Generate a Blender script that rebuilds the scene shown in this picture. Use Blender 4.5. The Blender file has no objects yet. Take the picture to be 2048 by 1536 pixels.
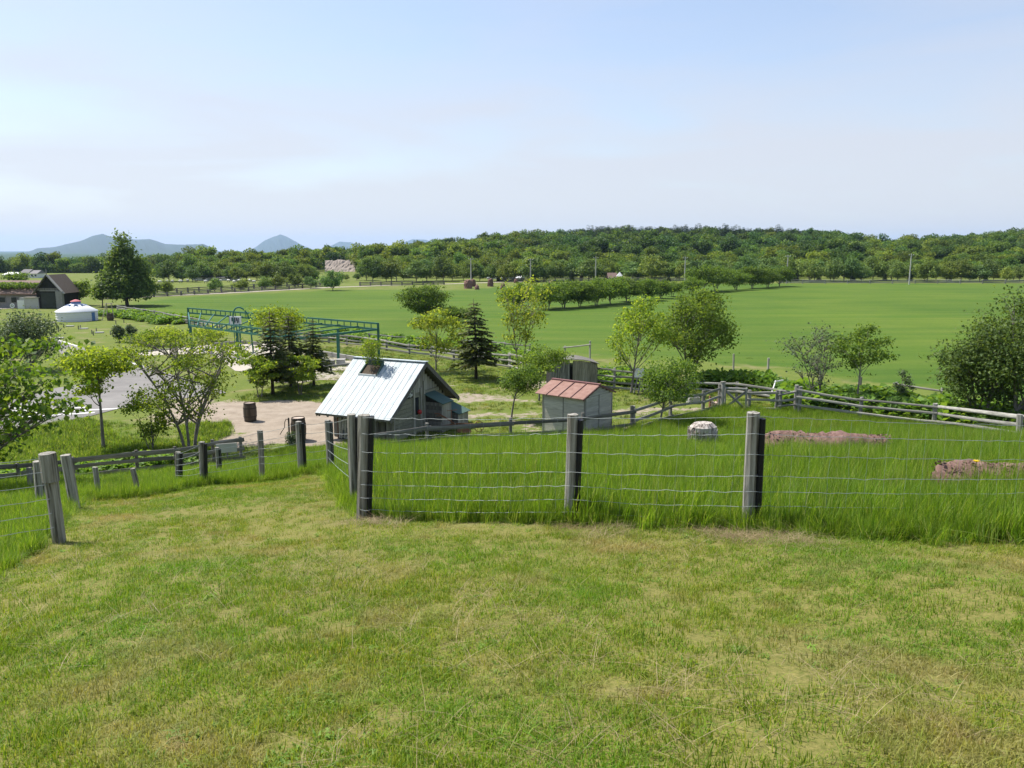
import bpy, bmesh, math, random
import numpy as np
from mathutils import Vector, Matrix
S = bpy.context.scene
R = math.radians
# ------------------------------------------------------------------ camera, world, sun, exposure
CAMZ = 7.7; FPX = 1593.0; PITCH = R(9.55)
cam = bpy.data.cameras.new('camera'); camo = bpy.data.objects.new('camera', cam); S.collection.objects.link(camo)
cam.sensor_width = 36; cam.lens = 36*FPX/2048; cam.clip_start = .05; cam.clip_end = 40000
camo.location = (0, 0, CAMZ); camo.rotation_euler = (R(90)-PITCH, 0, 0); S.camera = camo
SUN_DIR = Vector((-0.80, 0.42, 0)).normalized(); SUN_EL = R(57)
to_sun = Vector((SUN_DIR.x*math.cos(SUN_EL), SUN_DIR.y*math.cos(SUN_EL), math.sin(SUN_EL)))
w = bpy.data.worlds.new('World'); S.world = w; w.use_nodes = True
nt = w.node_tree; nt.nodes.clear()
def N(nt, typ, **k):
    n = nt.nodes.new(typ)
    for a, b in k.items():
        if a.startswith('i_'): n.inputs[a[2:].replace('_', ' ')].default_value = b
        else: setattr(n, a, b)
    return n
sky = N(nt, 'ShaderNodeTexSky', sky_type='NISHITA', sun_disc=False)
sky.sun_elevation = SUN_EL; sky.sun_rotation = math.atan2(SUN_DIR.x, SUN_DIR.y)
sky.air_density = 1.0; sky.dust_density = 1.0; sky.ozone_density = 2.4; sky.altitude = 100
bg = N(nt, 'ShaderNodeBackground'); bg.inputs['Strength'].default_value = 0.110
wo = N(nt, 'ShaderNodeOutputWorld')
tc = N(nt, 'ShaderNodeTexCoord'); mp = N(nt, 'ShaderNodeMapping'); mp.inputs['Scale'].default_value = (1.3, 1.3, 7.5); mp.inputs['Rotation'].default_value = (0.06, -0.05, 0.3)
n1 = N(nt, 'ShaderNodeTexNoise', i_Scale=1.9, i_Detail=6.0, i_Roughness=.5, i_Distortion=.4)
rp = N(nt, 'ShaderNodeMapRange'); rp.inputs['From Min'].default_value = .36; rp.inputs['From Max'].default_value = .72; rp.inputs['To Min'].default_value = .10; rp.inputs['To Max'].default_value = .215
# thin high cloud: its path through the air grows towards the horizon
sz = N(nt, 'ShaderNodeSeparateXYZ'); za = N(nt, 'ShaderNodeMath', operation='ADD'); za.inputs[1].default_value = .10; ab = N(nt, 'ShaderNodeMath', operation='ABSOLUTE'); dv = N(nt, 'ShaderNodeMath', operation='DIVIDE', use_clamp=True); mn = N(nt, 'ShaderNodeMath', operation='MINIMUM'); mn.inputs[1].default_value = .8
mx = N(nt, 'ShaderNodeMixRGB'); mx.inputs[2].default_value = (3.85, 3.82, 4.08, 1)
L = nt.links.new
L(tc.outputs['Generated'], mp.inputs[0]); L(mp.outputs[0], n1.inputs['Vector']); L(n1.outputs['Fac'], rp.inputs[0])
L(tc.outputs['Generated'], sz.inputs[0]); L(sz.outputs[2], ab.inputs[0]); L(ab.outputs[0], za.inputs[0]); L(rp.outputs[0], dv.inputs[0]); L(za.outputs[0], dv.inputs[1]); L(dv.outputs[0], mn.inputs[0]); L(mn.outputs[0], mx.inputs[0]); L(sky.outputs[0], mx.inputs[1]); L(mx.outputs[0], bg.inputs[0]); L(bg.outputs[0], wo.inputs[0])
sl = bpy.data.lights.new('sun', 'SUN'); sl.energy = 4.4; sl.angle = R(.53); sl.color = (1, .955, .87)
so = bpy.data.objects.new('sun', sl); S.collection.objects.link(so); so.rotation_euler = to_sun.to_track_quat('Z', 'Y').to_euler(); so.location = (0, 0, 60)
S.view_settings.view_transform = 'Standard'; S.view_settings.look = 'None'; S.view_settings.gamma = 1; S.view_settings.exposure = 0.85
S.view_settings.use_curve_mapping = False
S.render.engine = 'CYCLES'; cy = S.cycles
cy.use_denoising = True; cy.max_bounces = 6; cy.diffuse_bounces = 3; cy.glossy_bounces = 2; cy.transmission_bounces = 4; cy.transparent_max_bounces = 6
cy.volume_bounces = 1; cy.sample_clamp_indirect = 6
# ------------------------------------------------------------------ helpers
rng = np.random.default_rng(7); random.seed(7)
C = S.collection
def ray(px, py):
    a = (px-1024)/FPX; b = (768-py)/FPX
    return np.array([a, math.cos(PITCH)+b*math.sin(PITCH), -math.sin(PITCH)+b*math.cos(PITCH)])
SKY = np.array([(-600, 512), (0, 512), (200, 511), (400, 503), (500, 498), (700, 489), (850, 480), (950, 470), (1020, 462), (1100, 457), (1300, 455), (1500, 456), (1640, 457), (1700, 465), (1760, 473), (1830, 471), (1900, 466), (2048, 457), (2700, 455)], float)
def smax(a, b, k): 
    hh = np.clip(.5+.5*(a-b)/k, 0, 1); return b+(a-b)*hh+k*hh*(1-hh)
def sstep(a, b, x): 
    t = np.clip((x-a)/(b-a), 0, 1); return t*t*(3-2*t)
def hgt(x, y):
    x = np.asarray(x, float); y = np.asarray(y, float)
    ax = np.where(x < 0, .07*x, .02*x)
    ax = np.clip(ax, -3, 1.2)
    s = 6.1+ax-.175*np.maximum(y, -25)-.0018*np.maximum(y-10, 0)**2
    s = s+.05*np.sin(x*.9+1)*np.sin(y*.7)+.03*np.sin(x*2.1+y*1.3)
    base = smax(s, 0*x, .8)
    d = np.maximum(y, 1.)
    skyy = np.interp(1024+FPX*x/d, SKY[:, 0], SKY[:, 1])
    A = 7.7+(500-skyy)/FPX*480-12.2
    r = A*sstep(255, 470, y)
    r = np.where(y > 560, r*(1-sstep(560, 900, y))+(-14)*sstep(560, 900, y), r)
    return base+r
def G(px, py):
    """ground point seen at a pixel"""
    d = ray(px, py); t0 = 0.; t = .5
    while t < 900:
        p = d*t
        if CAMZ+p[2] < float(hgt(p[0], p[1])): break
        t0 = t; t *= 1.02
    for _ in range(30):
        m = (t0+t)/2; p = d*m
        if CAMZ+p[2] < float(hgt(p[0], p[1])): t = m
        else: t0 = m
    p = d*t0
    return np.array([p[0], p[1], float(hgt(p[0], p[1]))])
def at(px, py, y):
    d = ray(px, py); t = y/d[1]
    return np.array([d[0]*t, y, CAMZ+d[2]*t])
def mpp(y): return y/FPX      # metres per photo pixel at a depth
def tag(o, label=None, cat=None, group=None, kind=None):
    if label: o['label'] = label
    if cat: o['category'] = cat
    if group: o['group'] = group
    if kind: o['kind'] = kind
    return o
def empty(name, loc, label, cat, group=None, rz=0):
    o = bpy.data.objects.new(name, None); C.objects.link(o); o.location = loc; o.rotation_euler = (0, 0, rz); o.empty_display_size = .2
    return tag(o, label, cat, group)
def link(name, me, parent=None, loc=(0, 0, 0), rot=None):
    o = bpy.data.objects.new(name, me); C.objects.link(o); o.location = loc
    if rot is not None: o.rotation_euler = rot
    if parent: o.parent = parent
    return o
class MB:
    def __init__(s): s.v = []; s.f = []; s.n = 0
    def add(s, v, f):
        v = np.asarray(v, float).reshape(-1, 3); s.v.append(v)
        for q in ([f] if isinstance(f, np.ndarray) else [np.array(g).reshape(1, -1) for g in f]): s.f.append(q+s.n)
        s.n += len(v); return s
    def box(s, c, h, rz=0, M=None):
        c = np.array(c, float); h = np.array(h, float)
        v = np.array([(x, y, z) for x in (-1, 1) for y in (-1, 1) for z in (-1, 1)], float)*h
        if rz:
            co, si = math.cos(rz), math.sin(rz); v = np.stack([v[:, 0]*co-v[:, 1]*si, v[:, 0]*si+v[:, 1]*co, v[:, 2]], 1)
        if M is not None: v = v@np.array(M).T
        return s.add(v+c, np.array([(0, 1, 3, 2), (4, 6, 7, 5), (0, 4, 5, 1), (2, 3, 7, 6), (0, 2, 6, 4), (1, 5, 7, 3)]))
    def bar(s, p, q, wd, t):
        p = np.array(p, float); q = np.array(q, float); z = q-p; Ln = np.linalg.norm(z); z = z/Ln
        up = np.array([0, 0, 1.]) if abs(z[2]) < .9 else np.array([0, 1., 0]); x = np.cross(up, z); x /= np.linalg.norm(x); y = np.cross(z, x)
        return s.box((p+q)/2, (t/2, wd/2, Ln/2), M=np.stack([x, y, z], 1))
    def tube(s, P, rad, k=6, caps=True, sq=0, jit=0, rnd=None):
        P = np.asarray(P, float); n = len(P); rad = np.broadcast_to(np.asarray(rad, float), (n,))
        T = np.gradient(P, axis=0); T /= np.linalg.norm(T, axis=1)[:, None]+1e-9
        m = T.mean(0); up = np.array([0, 0, 1.]) if abs(m[2]) < .85*np.linalg.norm(m)+1e-9 else np.array([1., 0, 0])
        X = np.cross(up, T); X /= np.linalg.norm(X, axis=1)[:, None]+1e-9; Y = np.cross(T, X)
        a = np.arange(k)*2*math.pi/k+(math.pi/k if sq else 0)
        ra = np.ones(k) if not sq else 1/np.maximum(np.abs(np.cos(a)), np.abs(np.sin(a)))**sq
        rr = rad[:, None]*ra[None]
        if jit: rr = rr*(1+jit*((rnd or rng).standard_normal((n, k))*.5+(rnd or rng).standard_normal((1, k))))
        v = P[:, None]+rr[..., None]*(np.cos(a)[None, :, None]*X[:, None]+np.sin(a)[None, :, None]*Y[:, None])
        v = v.reshape(-1, 3); i = np.arange(n-1)[:, None]*k; j = np.arange(k)[None]; j2 = (j+1) % k
        f = np.stack([i+j, i+j2, i+k+j2, i+k+j], -1).reshape(-1, 4)
        s.add(v, f)
        if caps:
            b = s.n-n*k
            s.f.append(np.arange(k)[::-1].reshape(1, -1)+b); s.f.append(np.arange(k).reshape(1, -1)+b+(n-1)*k)
        return s
    def prism(s, poly, z0, z1):
        poly = np.array(poly, float); n = len(poly)
        v = np.concatenate([np.c_[poly, np.full(n, z0)], np.c_[poly, np.full(n, z1)]])
        f = [list(range(n))[::-1], list(range(n, 2*n))]+[(i, (i+1) % n, n+(i+1) % n, n+i) for i in range(n)]
        return s.add(v, f)
    def mesh(s, name, mat, smooth=False):
        me = bpy.data.meshes.new(name); v = np.concatenate(s.v)
        me.vertices.add(len(v)); me.vertices.foreach_set('co', v.ravel())
        lt = np.concatenate([np.full(len(q), q.shape[1]) for q in s.f]); ls = np.concatenate([[0], np.cumsum(lt)[:-1]])
        li = np.concatenate([q.ravel() for q in s.f])
        me.loops.add(len(li)); me.loops.foreach_set('vertex_index', li.astype(np.int32))
        me.polygons.add(len(lt)); me.polygons.foreach_set('loop_start', ls.astype(np.int32)); me.polygons.foreach_set('loop_total', lt.astype(np.int32))
        me.polygons.foreach_set('use_smooth', np.full(len(lt), bool(smooth)))
        me.update(calc_edges=True); me.validate()
        for m in (mat if isinstance(mat, (list, tuple)) else [mat]): me.materials.append(m)
        return me
    def build(s, name, mat, parent=None, loc=(0, 0, 0), rot=None, smooth=False):
        return link(name, s.mesh(name, mat, smooth), parent, loc, rot)
def lathe(prof, k=24):
    b = MB(); prof = np.array(prof, float); n = len(prof); a = np.arange(k)*2*math.pi/k
    v = np.stack([prof[:, 0][:, None]*np.cos(a), prof[:, 0][:, None]*np.sin(a), np.repeat(prof[:, 1][:, None], k, 1)], -1).reshape(-1, 3)
    i = np.arange(n-1)[:, None]*k; j = np.arange(k)[None]; j2 = (j+1) % k
    b.add(v, np.stack([i+j, i+j2, i+k+j2, i+k+j], -1).reshape(-1, 4)); return b
# ------------------------------------------------------------------ materials
def newmat(name):
    m = bpy.data.materials.new(name); m.use_nodes = True; t = m.node_tree; t.nodes.clear()
    o = N(t, 'ShaderNodeOutputMaterial'); return m, t, o
def ramp(t, fac, cols, pos=None):
    r = N(t, 'ShaderNodeValToRGB'); e = r.color_ramp.elements
    while len(e) < len(cols): e.new(.5)
    for i, c in enumerate(cols):
        e[i].position = pos[i] if pos else i/(len(cols)-1); e[i].color = (*c, 1)
    t.links.new(fac, r.inputs[0]); return r.outputs[0]
def mixc(t, fac, a, b, mode='MIX'):
    n = N(t, 'ShaderNodeMixRGB', blend_type=mode)
    for i, x in ((0, fac), (1, a), (2, b)):
        if hasattr(x, 'is_output'): t.links.new(x, n.inputs[i])
        else: n.inputs[i].default_value = (*x, 1) if isinstance(x, tuple) else x
    return n.outputs[0]
def noise(t, vec, sc, det=4., rough=.55, dist=0.):
    n = N(t, 'ShaderNodeTexNoise', i_Scale=sc, i_Detail=det, i_Roughness=rough, i_Distortion=dist)
    if vec is not None: t.links.new(vec, n.inputs['Vector'])
    return n.outputs['Fac']
def mapv(t, out, scale):
    m = N(t, 'ShaderNodeMapping'); m.inputs['Scale'].default_value = scale; t.links.new(out, m.inputs[0]); return m.outputs[0]
def objrand(t): return N(t, 'ShaderNodeObjectInfo').outputs['Random']
def surf(name, cols, scale=(4, 4, 4), rough=.85, bump=.25, det=5., pos=None, metal=0., objvar=.25, coord='Object', bscale=None, bdist=.01):
    m, t, o = newmat(name); tcn = N(t, 'ShaderNodeTexCoord').outputs[coord]
    if coord == 'Position': pass
    v = mapv(t, tcn, scale)
    ad = N(t, 'ShaderNodeVectorMath', operation='ADD'); t.links.new(v, ad.inputs[0]); cr = N(t, 'ShaderNodeCombineXYZ')
    ml = N(t, 'ShaderNodeMath', operation='MULTIPLY'); ml.inputs[1].default_value = 37.; t.links.new(objrand(t), ml.inputs[0])
    t.links.new(ml.outputs[0], cr.inputs[0]); t.links.new(ml.outputs[0], cr.inputs[1]); t.links.new(cr.outputs[0], ad.inputs[1]); v = ad.outputs[0]
    nz = noise(t, v, 1., det, .6); c = ramp(t, nz, cols, pos)
    if objvar:
        mr = N(t, 'ShaderNodeMapRange'); mr.inputs['To Min'].default_value = 1-objvar; mr.inputs['To Max'].default_value = 1+objvar; t.links.new(objrand(t), mr.inputs[0])
        c = mixc(t, 1., c, mr.outputs[0], 'MULTIPLY')
    p = N(t, 'ShaderNodeBsdfPrincipled'); t.links.new(c, p.inputs['Base Color']); p.inputs['Roughness'].default_value = rough; p.inputs['Metallic'].default_value = metal
    p.inputs['Specular IOR Level'].default_value = .3
    if bump:
        bn = noise(t, v, bscale or 1.7, 6., .65); b = N(t, 'ShaderNodeBump', i_Strength=bump, i_Distance=bdist); t.links.new(bn, b.inputs['Height']); t.links.new(b.outputs[0], p.inputs['Normal'])
    t.links.new(p.outputs[0], o.inputs[0]); return m
def leafmat(name, cols, trans=.42, objvar=.18, patch=None, dry=None, rough=.55):
    """thin leaf: colour differs leaf by leaf, light passes through"""
    m, t, o = newmat(name); g = N(t, 'ShaderNodeNewGeometry')
    c = ramp(t, g.outputs['Random Per Island'], cols)
    if dry:
        f = noise(t, mapv(t, g.outputs['Position'], (1, 1, 0)), dry[0], 4., .6, .4)
        f = ramp(t, f, [(0, 0, 0), (1, 1, 1)], dry[1]); c = mixc(t, f, c, ramp(t, g.outputs['Random Per Island'], dry[2]))
    if patch:
        f = noise(t, mapv(t, g.outputs['Position'], (1, 1, 0)), patch[0], 3.); f = ramp(t, f, [(0, 0, 0), (1, 1, 1)], (.36, .66))
        c = mixc(t, f, c, mixc(t, 1., c, patch[1], 'MULTIPLY'))
    mr = N(t, 'ShaderNodeMapRange'); mr.inputs['To Min'].default_value = 1-objvar; mr.inputs['To Max'].default_value = 1+objvar; t.links.new(objrand(t), mr.inputs[0])
    c = mixc(t, 1., c, mr.outputs[0], 'MULTIPLY')
    if objvar > .25:
        fr = N(t, 'ShaderNodeMath', operation='MULTIPLY'); fr.inputs[1].default_value = 7.13; t.links.new(objrand(t), fr.inputs[0]); fc = N(t, 'ShaderNodeMath', operation='FRACT'); t.links.new(fr.outputs[0], fc.inputs[0])
        c = mixc(t, 1., c, ramp(t, fc.outputs[0], [(.68, .9, 1.0), (.92, 1., .9), (1.2, 1.08, .75)]), 'MULTIPLY')
    p = N(t, 'ShaderNodeBsdfPrincipled'); p.inputs['Roughness'].default_value = rough; p.inputs['Specular IOR Level'].default_value = .25; t.links.new(c, p.inputs['Base Color'])
    tr = N(t, 'ShaderNodeBsdfTranslucent'); t.links.new(mixc(t, 1., c, (1.25, 1.15, .55), 'MULTIPLY'), tr.inputs[0])
    ms = N(t, 'ShaderNodeMixShader'); ms.inputs[0].default_value = trans; t.links.new(p.outputs[0], ms.inputs[1]); t.links.new(tr.outputs[0], ms.inputs[2])
    t.links.new(ms.outputs[0], o.inputs[0]); return m
GREYW = [(.10, .095, .085), (.26, .25, .225), (.40, .385, .35)]
M = {}
M['post'] = surf('weathered_post_wood', [(.035, .03, .022), (.2, .185, .155), (.31, .295, .26), (.42, .405, .36)], (26, 26, 1.3), .9, .9, 7., (.33, .44, .58, .75), objvar=.12, bdist=.015)
M['rail'] = surf('weathered_rail_wood', GREYW, (14, 14, 1.2), .9, .5, 5., (.2, .5, .8), objvar=.3)
M['plank_dark'] = surf('dark_plank_wood', [(.05, .045, .04), (.15, .14, .125), (.24, .225, .2)], (14, 14, 1.2), .9, .5, 5., (.2, .5, .8), objvar=.25)
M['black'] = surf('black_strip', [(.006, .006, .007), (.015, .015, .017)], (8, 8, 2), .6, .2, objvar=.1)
M['wire'] = surf('galvanised_wire', [(.2, .225, .23), (.31, .34, .345)], (5, 5, 5), .6, 0, metal=.2, objvar=.1)
M['roofmetal'] = surf('pale_blue_painted_metal', [(.20, .27, .295), (.345, .395, .415), (.44, .465, .47), (.31, .38, .41)], (9, .8, 5), .6, .04, 6., (.28, .44, .58, .75), objvar=.09)
M['teal'] = surf('teal_painted_sheet', [(.05, .10, .083), (.085, .14, .118)], (3, 3, 3), .85, .1, objvar=.1)
M['rust'] = surf('rusty_painted_roof', [(.17, .085, .062), (.245, .135, .105), (.285, .175, .14)], (5, 5, 5), .7, .04, 6., (.25, .5, .8), objvar=.08)
M['rustdark'] = surf('rusty_seam', [(.10, .05, .05), (.2, .09, .08)], (9, 9, 9), .7, .2)
M['board'] = surf('cabin_board_wood', [(.13, .13, .09), (.26, .255, .19), (.36, .35, .28)], (3, 16, 16), .9, .5, 5., (.2, .5, .8), objvar=.22)
M['boardv'] = surf('cabin_upright_board', [(.16, .15, .125), (.34, .325, .285), (.45, .44, .39)], (16, 16, 2), .9, .5, 5., (.2, .5, .8), objvar=.22)
M['shedboard'] = surf('grey_shed_board', [(.31, .295, .25), (.44, .42, .365), (.54, .515, .455)], (2.2, 2.2, 18), .9, .25, 5., (.2, .5, .8), objvar=.10)
M['oldboard'] = surf('old_dark_board', [(.06, .06, .057), (.2, .197, .185), (.38, .37, .35)], (22, 22, 2), .95, .5, 5., (.3, .5, .75), objvar=.35)
M['oldboard2'] = surf('old_brown_board', [(.14, .13, .10), (.28, .26, .21), (.40, .38, .32)], (22, 22, 2), .95, .5, 5., (.3, .5, .75), objvar=.2)
M['darkin'] = surf('dark_interior', [(.012, .011, .01), (.03, .028, .025)], (3, 3, 3), .95, 0)
M['red'] = surf('red_cloth', [(.42, .03, .03), (.55, .06, .05)], (8, 8, 8), .7, .1)
M['bark'] = surf('grey_bark', [(.07, .06, .05), (.18, .16, .14), (.28, .26, .23)], (14, 14, 3), .95, .8, 6., (.25, .5, .8), objvar=.15)
M['barkdark'] = surf('dark_bark', [(.03, .025, .02), (.08, .065, .055)], (14, 14, 3), .95, .8, 6., objvar=.15)
M['oak'] = surf('oak_stave', [(.045, .032, .022), (.10, .075, .055), (.16, .125, .095)], (12, 12, 1.5), .75, .4, 5., (.2, .5, .8), objvar=.2)
M['oaktop'] = surf('barrel_lid_wood', [(.33, .26, .21), (.48, .39, .33)], (3, 12, 3), .85, .3)
M['iron'] = surf('dark_iron', [(.03, .028, .026), (.07, .055, .045)], (9, 9, 9), .6, .2, metal=.5)
M['rustiron'] = surf('rusty_iron', [(.10, .045, .025), (.24, .11, .06)], (12, 12, 12), .85, .4)
M['white'] = surf('white_canvas', [(.6, .61, .63), (.7, .71, .73)], (2, 2, 5), .8, .15, objvar=.03)
M['whitepaint'] = surf('white_paint', [(.66, .66, .64), (.8, .8, .78)], (6, 6, 6), .7, .05, objvar=.03)
M['blue'] = surf('blue_cloth', [(.06, .13, .30), (.10, .2, .42)], (6, 6, 6), .8, 0)
M['pink'] = surf('pink_red_felt', [(.5, .14, .16), (.6, .22, .24)], (6, 6, 6), .8, 0)
M['greenpaint'] = surf('green_painted_steel', [(.02, .10, .075), (.035, .15, .115)], (4, 4, 4), .45, .05, objvar=.12)
M['asphalt'] = surf('worn_asphalt', [(.13, .122, .115), (.18, .17, .16), (.22, .208, .195)], (.5, .5, .5), .93, .2, 8., (.3, .5, .7), objvar=0)
M['roadpaint'] = surf('worn_road_paint', [(.36, .35, .33), (.62, .61, .59), (.7, .69, .67)], (7, 7, 7), .8, .1, 6., (.3, .45, .7), objvar=0)
M['concrete'] = surf('pale_concrete', [(.34, .33, .31), (.48, .465, .44)], (3, 3, 3), .9, .3, objvar=.15)
M['sand'] = surf('pale_sand', [(.33, .295, .245), (.44, .40, .34)], (1.5, 1.5, 1.5), .95, .2, objvar=0)
M['gravel'] = surf('gravel_track', [(.27, .235, .19), (.38, .34, .28)], (2.5, 2.5, 2.5), .95, .2, objvar=0)
M['stone'] = surf('grey_stone', [(.16, .155, .145), (.3, .29, .27)], (3, 3, 3), .95, .5, objvar=.2)
M['thatch'] = surf('brown_thatch', [(.085, .05, .042), (.18, .105, .085), (.25, .16, .13)], (6, 6, 1.6), .95, .6, objvar=.25)
M['barkred'] = surf('reddish_bark', [(.07, .04, .035), (.18, .105, .088), (.28, .185, .155)], (9, 9, 9), .95, 1., 6., (.25, .5, .8), objvar=.1, bdist=.03)
M['barkpale'] = surf('pale_birch_bark', [(.10, .08, .07), (.40, .35, .31), (.56, .51, .47)], (20, 20, 2), .9, .8, 6., (.38, .52, .68), objvar=.1, bdist=.02)
M['signwhite'] = surf('white_notice_board', [(.7, .71, .72), (.8, .8, .81)], (3, 3, 3), .5, 0, objvar=0)
M['ink'] = surf('dark_lettering', [(.03, .035, .05), (.06, .065, .08)], (5, 5, 5), .7, 0)
M['glass'] = surf('dark_window_glass', [(.02, .025, .03), (.04, .045, .05)], (3, 3, 3), .1, 0)
M['rock'] = surf('bluff_earth', [(.2, .16, .13), (.36, .31, .27)], (.25, .25, .6), .95, .4, objvar=0)
M['mount'] = surf('mountain_forest', [(.018, .035, .022), (.04, .06, .035)], (.004, .004, .004), 1., 0, objvar=0)
M['carwhite'] = surf('white_car_paint', [(.7, .71, .72), (.78, .78, .79)], (1, 1, 1), .3, 0)
M['cargrey'] = surf('silver_car_paint', [(.3, .31, .33), (.36, .37, .39)], (1, 1, 1), .3, 0)
M['rubber'] = surf('tyre_rubber', [(.015, .015, .015), (.03, .03, .03)], (5, 5, 5), .8, 0)
M['roofgrey'] = surf('grey_roof_tile', [(.10, .095, .1), (.2, .19, .19)], (2, 2, 9), .8, .3)
M['brownroof'] = surf('brown_roof', [(.13, .085, .07), (.2, .14, .12)], (2, 2, 9), .85, .3)
M['wool'] = surf('sheep_wool', [(.55, .53, .48), (.72, .7, .64)], (14, 14, 14), 1., .6)
M['yellow'] = surf('yellow_petal', [(.75, .5, .01), (.8, .6, .02)], (9, 9, 9), .7, 0)
M['soil'] = surf('planter_soil', [(.04, .03, .02), (.09, .07, .05)], (12, 12, 12), 1., .5)
M['palestraw'] = surf('pale_timber_pole', [(.36, .33, .22), (.5, .46, .33)], (12, 12, 2), .85, .3)
# leaves
M['maple'] = leafmat('maple_leaf', [(.07, .15, .02), (.13, .23, .03), (.21, .30, .04)], .58)
M['maplebright'] = leafmat('bright_maple_leaf', [(.12, .2, .02), (.22, .31, .03), (.34, .41, .05)], .64)
M['lime'] = leafmat('lime_green_leaf', [(.15, .23, .025), (.27, .36, .05), (.40, .45, .09)], .66)
M['limedeep'] = leafmat('fresh_green_leaf', [(.10, .18, .02), (.18, .27, .03), (.30, .37, .055)], .64)
M['olive'] = leafmat('olive_leaf', [(.075, .14, .022), (.14, .22, .038), (.21, .29, .06)], .62)
M['mid'] = leafmat('mid_green_leaf', [(.065, .13, .022), (.12, .205, .034), (.19, .275, .05)], .58)
M['dark'] = leafmat('dark_green_leaf', [(.055, .10, .024), (.10, .16, .038), (.155, .215, .056)], .5)
M['greygreen'] = leafmat('grey_green_leaf', [(.05, .085, .04), (.10, .145, .07), (.15, .20, .10)], .32)
M['needle'] = leafmat('fir_needle', [(.05, .08, .02), (.10, .135, .034), (.18, .19, .055)], .36)
M['pine'] = leafmat('pine_needle', [(.014, .034, .016), (.028, .055, .022), (.045, .075, .03)], .2)
M['forest'] = leafmat('woodland_leaf', [(.065, .115, .022), (.13, .19, .036), (.195, .255, .058)], .5, .38)
M['forestdeep'] = leafmat('deep_woodland_leaf', [(.035, .08, .02), (.075, .135, .032), (.13, .195, .05)], .45, .38)
M['edge'] = leafmat('wood_edge_leaf', [(.085, .14, .035), (.15, .215, .055), (.22, .285, .085)], .36, .3)
M['weed'] = leafmat('broad_weed_leaf', [(.06, .14, .02), (.14, .26, .035), (.24, .36, .06)], .5)
M['lawn'] = leafmat('mown_grass_blade', [(.085, .17, .009), (.16, .25, .014), (.25, .31, .026), (.37, .33, .075)], .46, .2, (.5, (.62, .95, .6)), (.75, (.53, .625), [(.29, .22, .09), (.45, .35, .17), (.22, .215, .045)]))
M['tall'] = leafmat('tall_grass_blade', [(.08, .17, .012), (.145, .265, .018), (.22, .335, .034), (.36, .38, .13)], .58, .18, (.35, (.85, .92, .8)))
M['pastureblade'] = leafmat('pasture_grass_blade', [(.05, .105, .014), (.07, .13, .018), (.10, .15, .028)], .4, .2)
# ------------------------------------------------------------------ ground sheet
def inpoly(x, y, P):
    P = np.asarray(P); ins = np.zeros(x.shape, bool); j = len(P)-1
    for i in range(len(P)):
        xi, yi = P[i]; xj, yj = P[j]
        c = ((yi > y) != (yj > y)) & (x < (xj-xi)*(y-yi)/(yj-yi+1e-12)+xi); ins ^= c; j = i
    return ins
def gp(pts): return np.array([G(*p)[:2] for p in pts])
def vnoise(x, y, s, seed=0):
    rs = np.random.default_rng(seed); T = rs.random((64, 64)); x = x*s; y = y*s
    i = np.floor(x).astype(int); j = np.floor(y).astype(int); u = x-i; v = y-j; u = u*u*(3-2*u); v = v*v*(3-2*v)
    a = T[i % 64, j % 64]; b = T[(i+1) % 64, j % 64]; c = T[i % 64, (j+1) % 64]; d = T[(i+1) % 64, (j+1) % 64]
    return (a*(1-u)+b*u)*(1-v)+(c*(1-u)+d*u)*v
POLY_LAWN = np.concatenate([gp([(728, 1034), (930, 1044), (1135, 1044), (1320, 1058), (1500, 1066), (1750, 1076), (2048, 1086), (2350, 1096)]), np.array([(14, -3), (-14, -3), (-11, 4.5)]), gp([(-60, 1200), (40, 1130), (110, 1075), (140, 1040), (158, 1005), (270, 986), (400, 970), (520, 953), (600, 950), (655, 946), (690, 985)])])
POLY_TALL = gp([(735, 1030), (930, 1042), (1135, 1042), (1320, 1056), (1500, 1064), (1750, 1074), (2048, 1084), (2500, 1098), (2500, 930), (2300, 905), (2038, 876), (1867, 859), (1718, 838), (1590, 825), (1500, 819), (1440, 820), (1340, 846), (1263, 862), (1165, 874), (1021, 884), (855, 897), (745, 893)])
POLY_LEFT = np.concatenate([np.array([(-11.3, 4.4)]), gp([(-60, 1195), (40, 1126), (108, 1070), (138, 1036), (156, 1002), (270, 984), (400, 968), (520, 951), (600, 947), (655, 943), (688, 980), (722, 1034), (735, 1030), (745, 893), (640, 897), (560, 900), (480, 928), (300, 950), (0, 975), (-200, 995), (-420, 1010)])])
POLY_PAST = gp([(300, 598), (680, 579), (930, 580), (1100, 566), (1580, 566), (2400, 568), (2600, 700), (2400, 840), (1900, 786), (1560, 734), (1250, 716), (1000, 694), (740, 672), (500, 659), (380, 642), (230, 616)])
DIRT = [gp(p) for p in (
    [(330, 815), (360, 804), (400, 797), (470, 806), (560, 801), (640, 806), (760, 812), (760, 862), (700, 880), (640, 893), (560, 890), (500, 893), (440, 905), (400, 908), (420, 892), (466, 868), (455, 850), (400, 846), (350, 850), (320, 835)],
    [(890, 782), (960, 790), (1050, 796), (1090, 800), (1090, 808), (980, 805), (900, 815), (870, 800)], [(900, 820), (1000, 824), (1080, 818), (1080, 836), (960, 838), (880, 840)],
    [(1230, 812), (1340, 812), (1440, 806), (1440, 814), (1400, 822), (1300, 828), (1235, 836)], [(1235, 855), (1300, 845), (1300, 858), (1240, 868)], [(1020, 846), (1090, 842), (1090, 872), (1030, 868)],
    [(870, 756), (905, 770), (905, 776), (870, 772)], [(1000, 752), (1110, 765), (1110, 780), (1000, 768)])]
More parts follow.
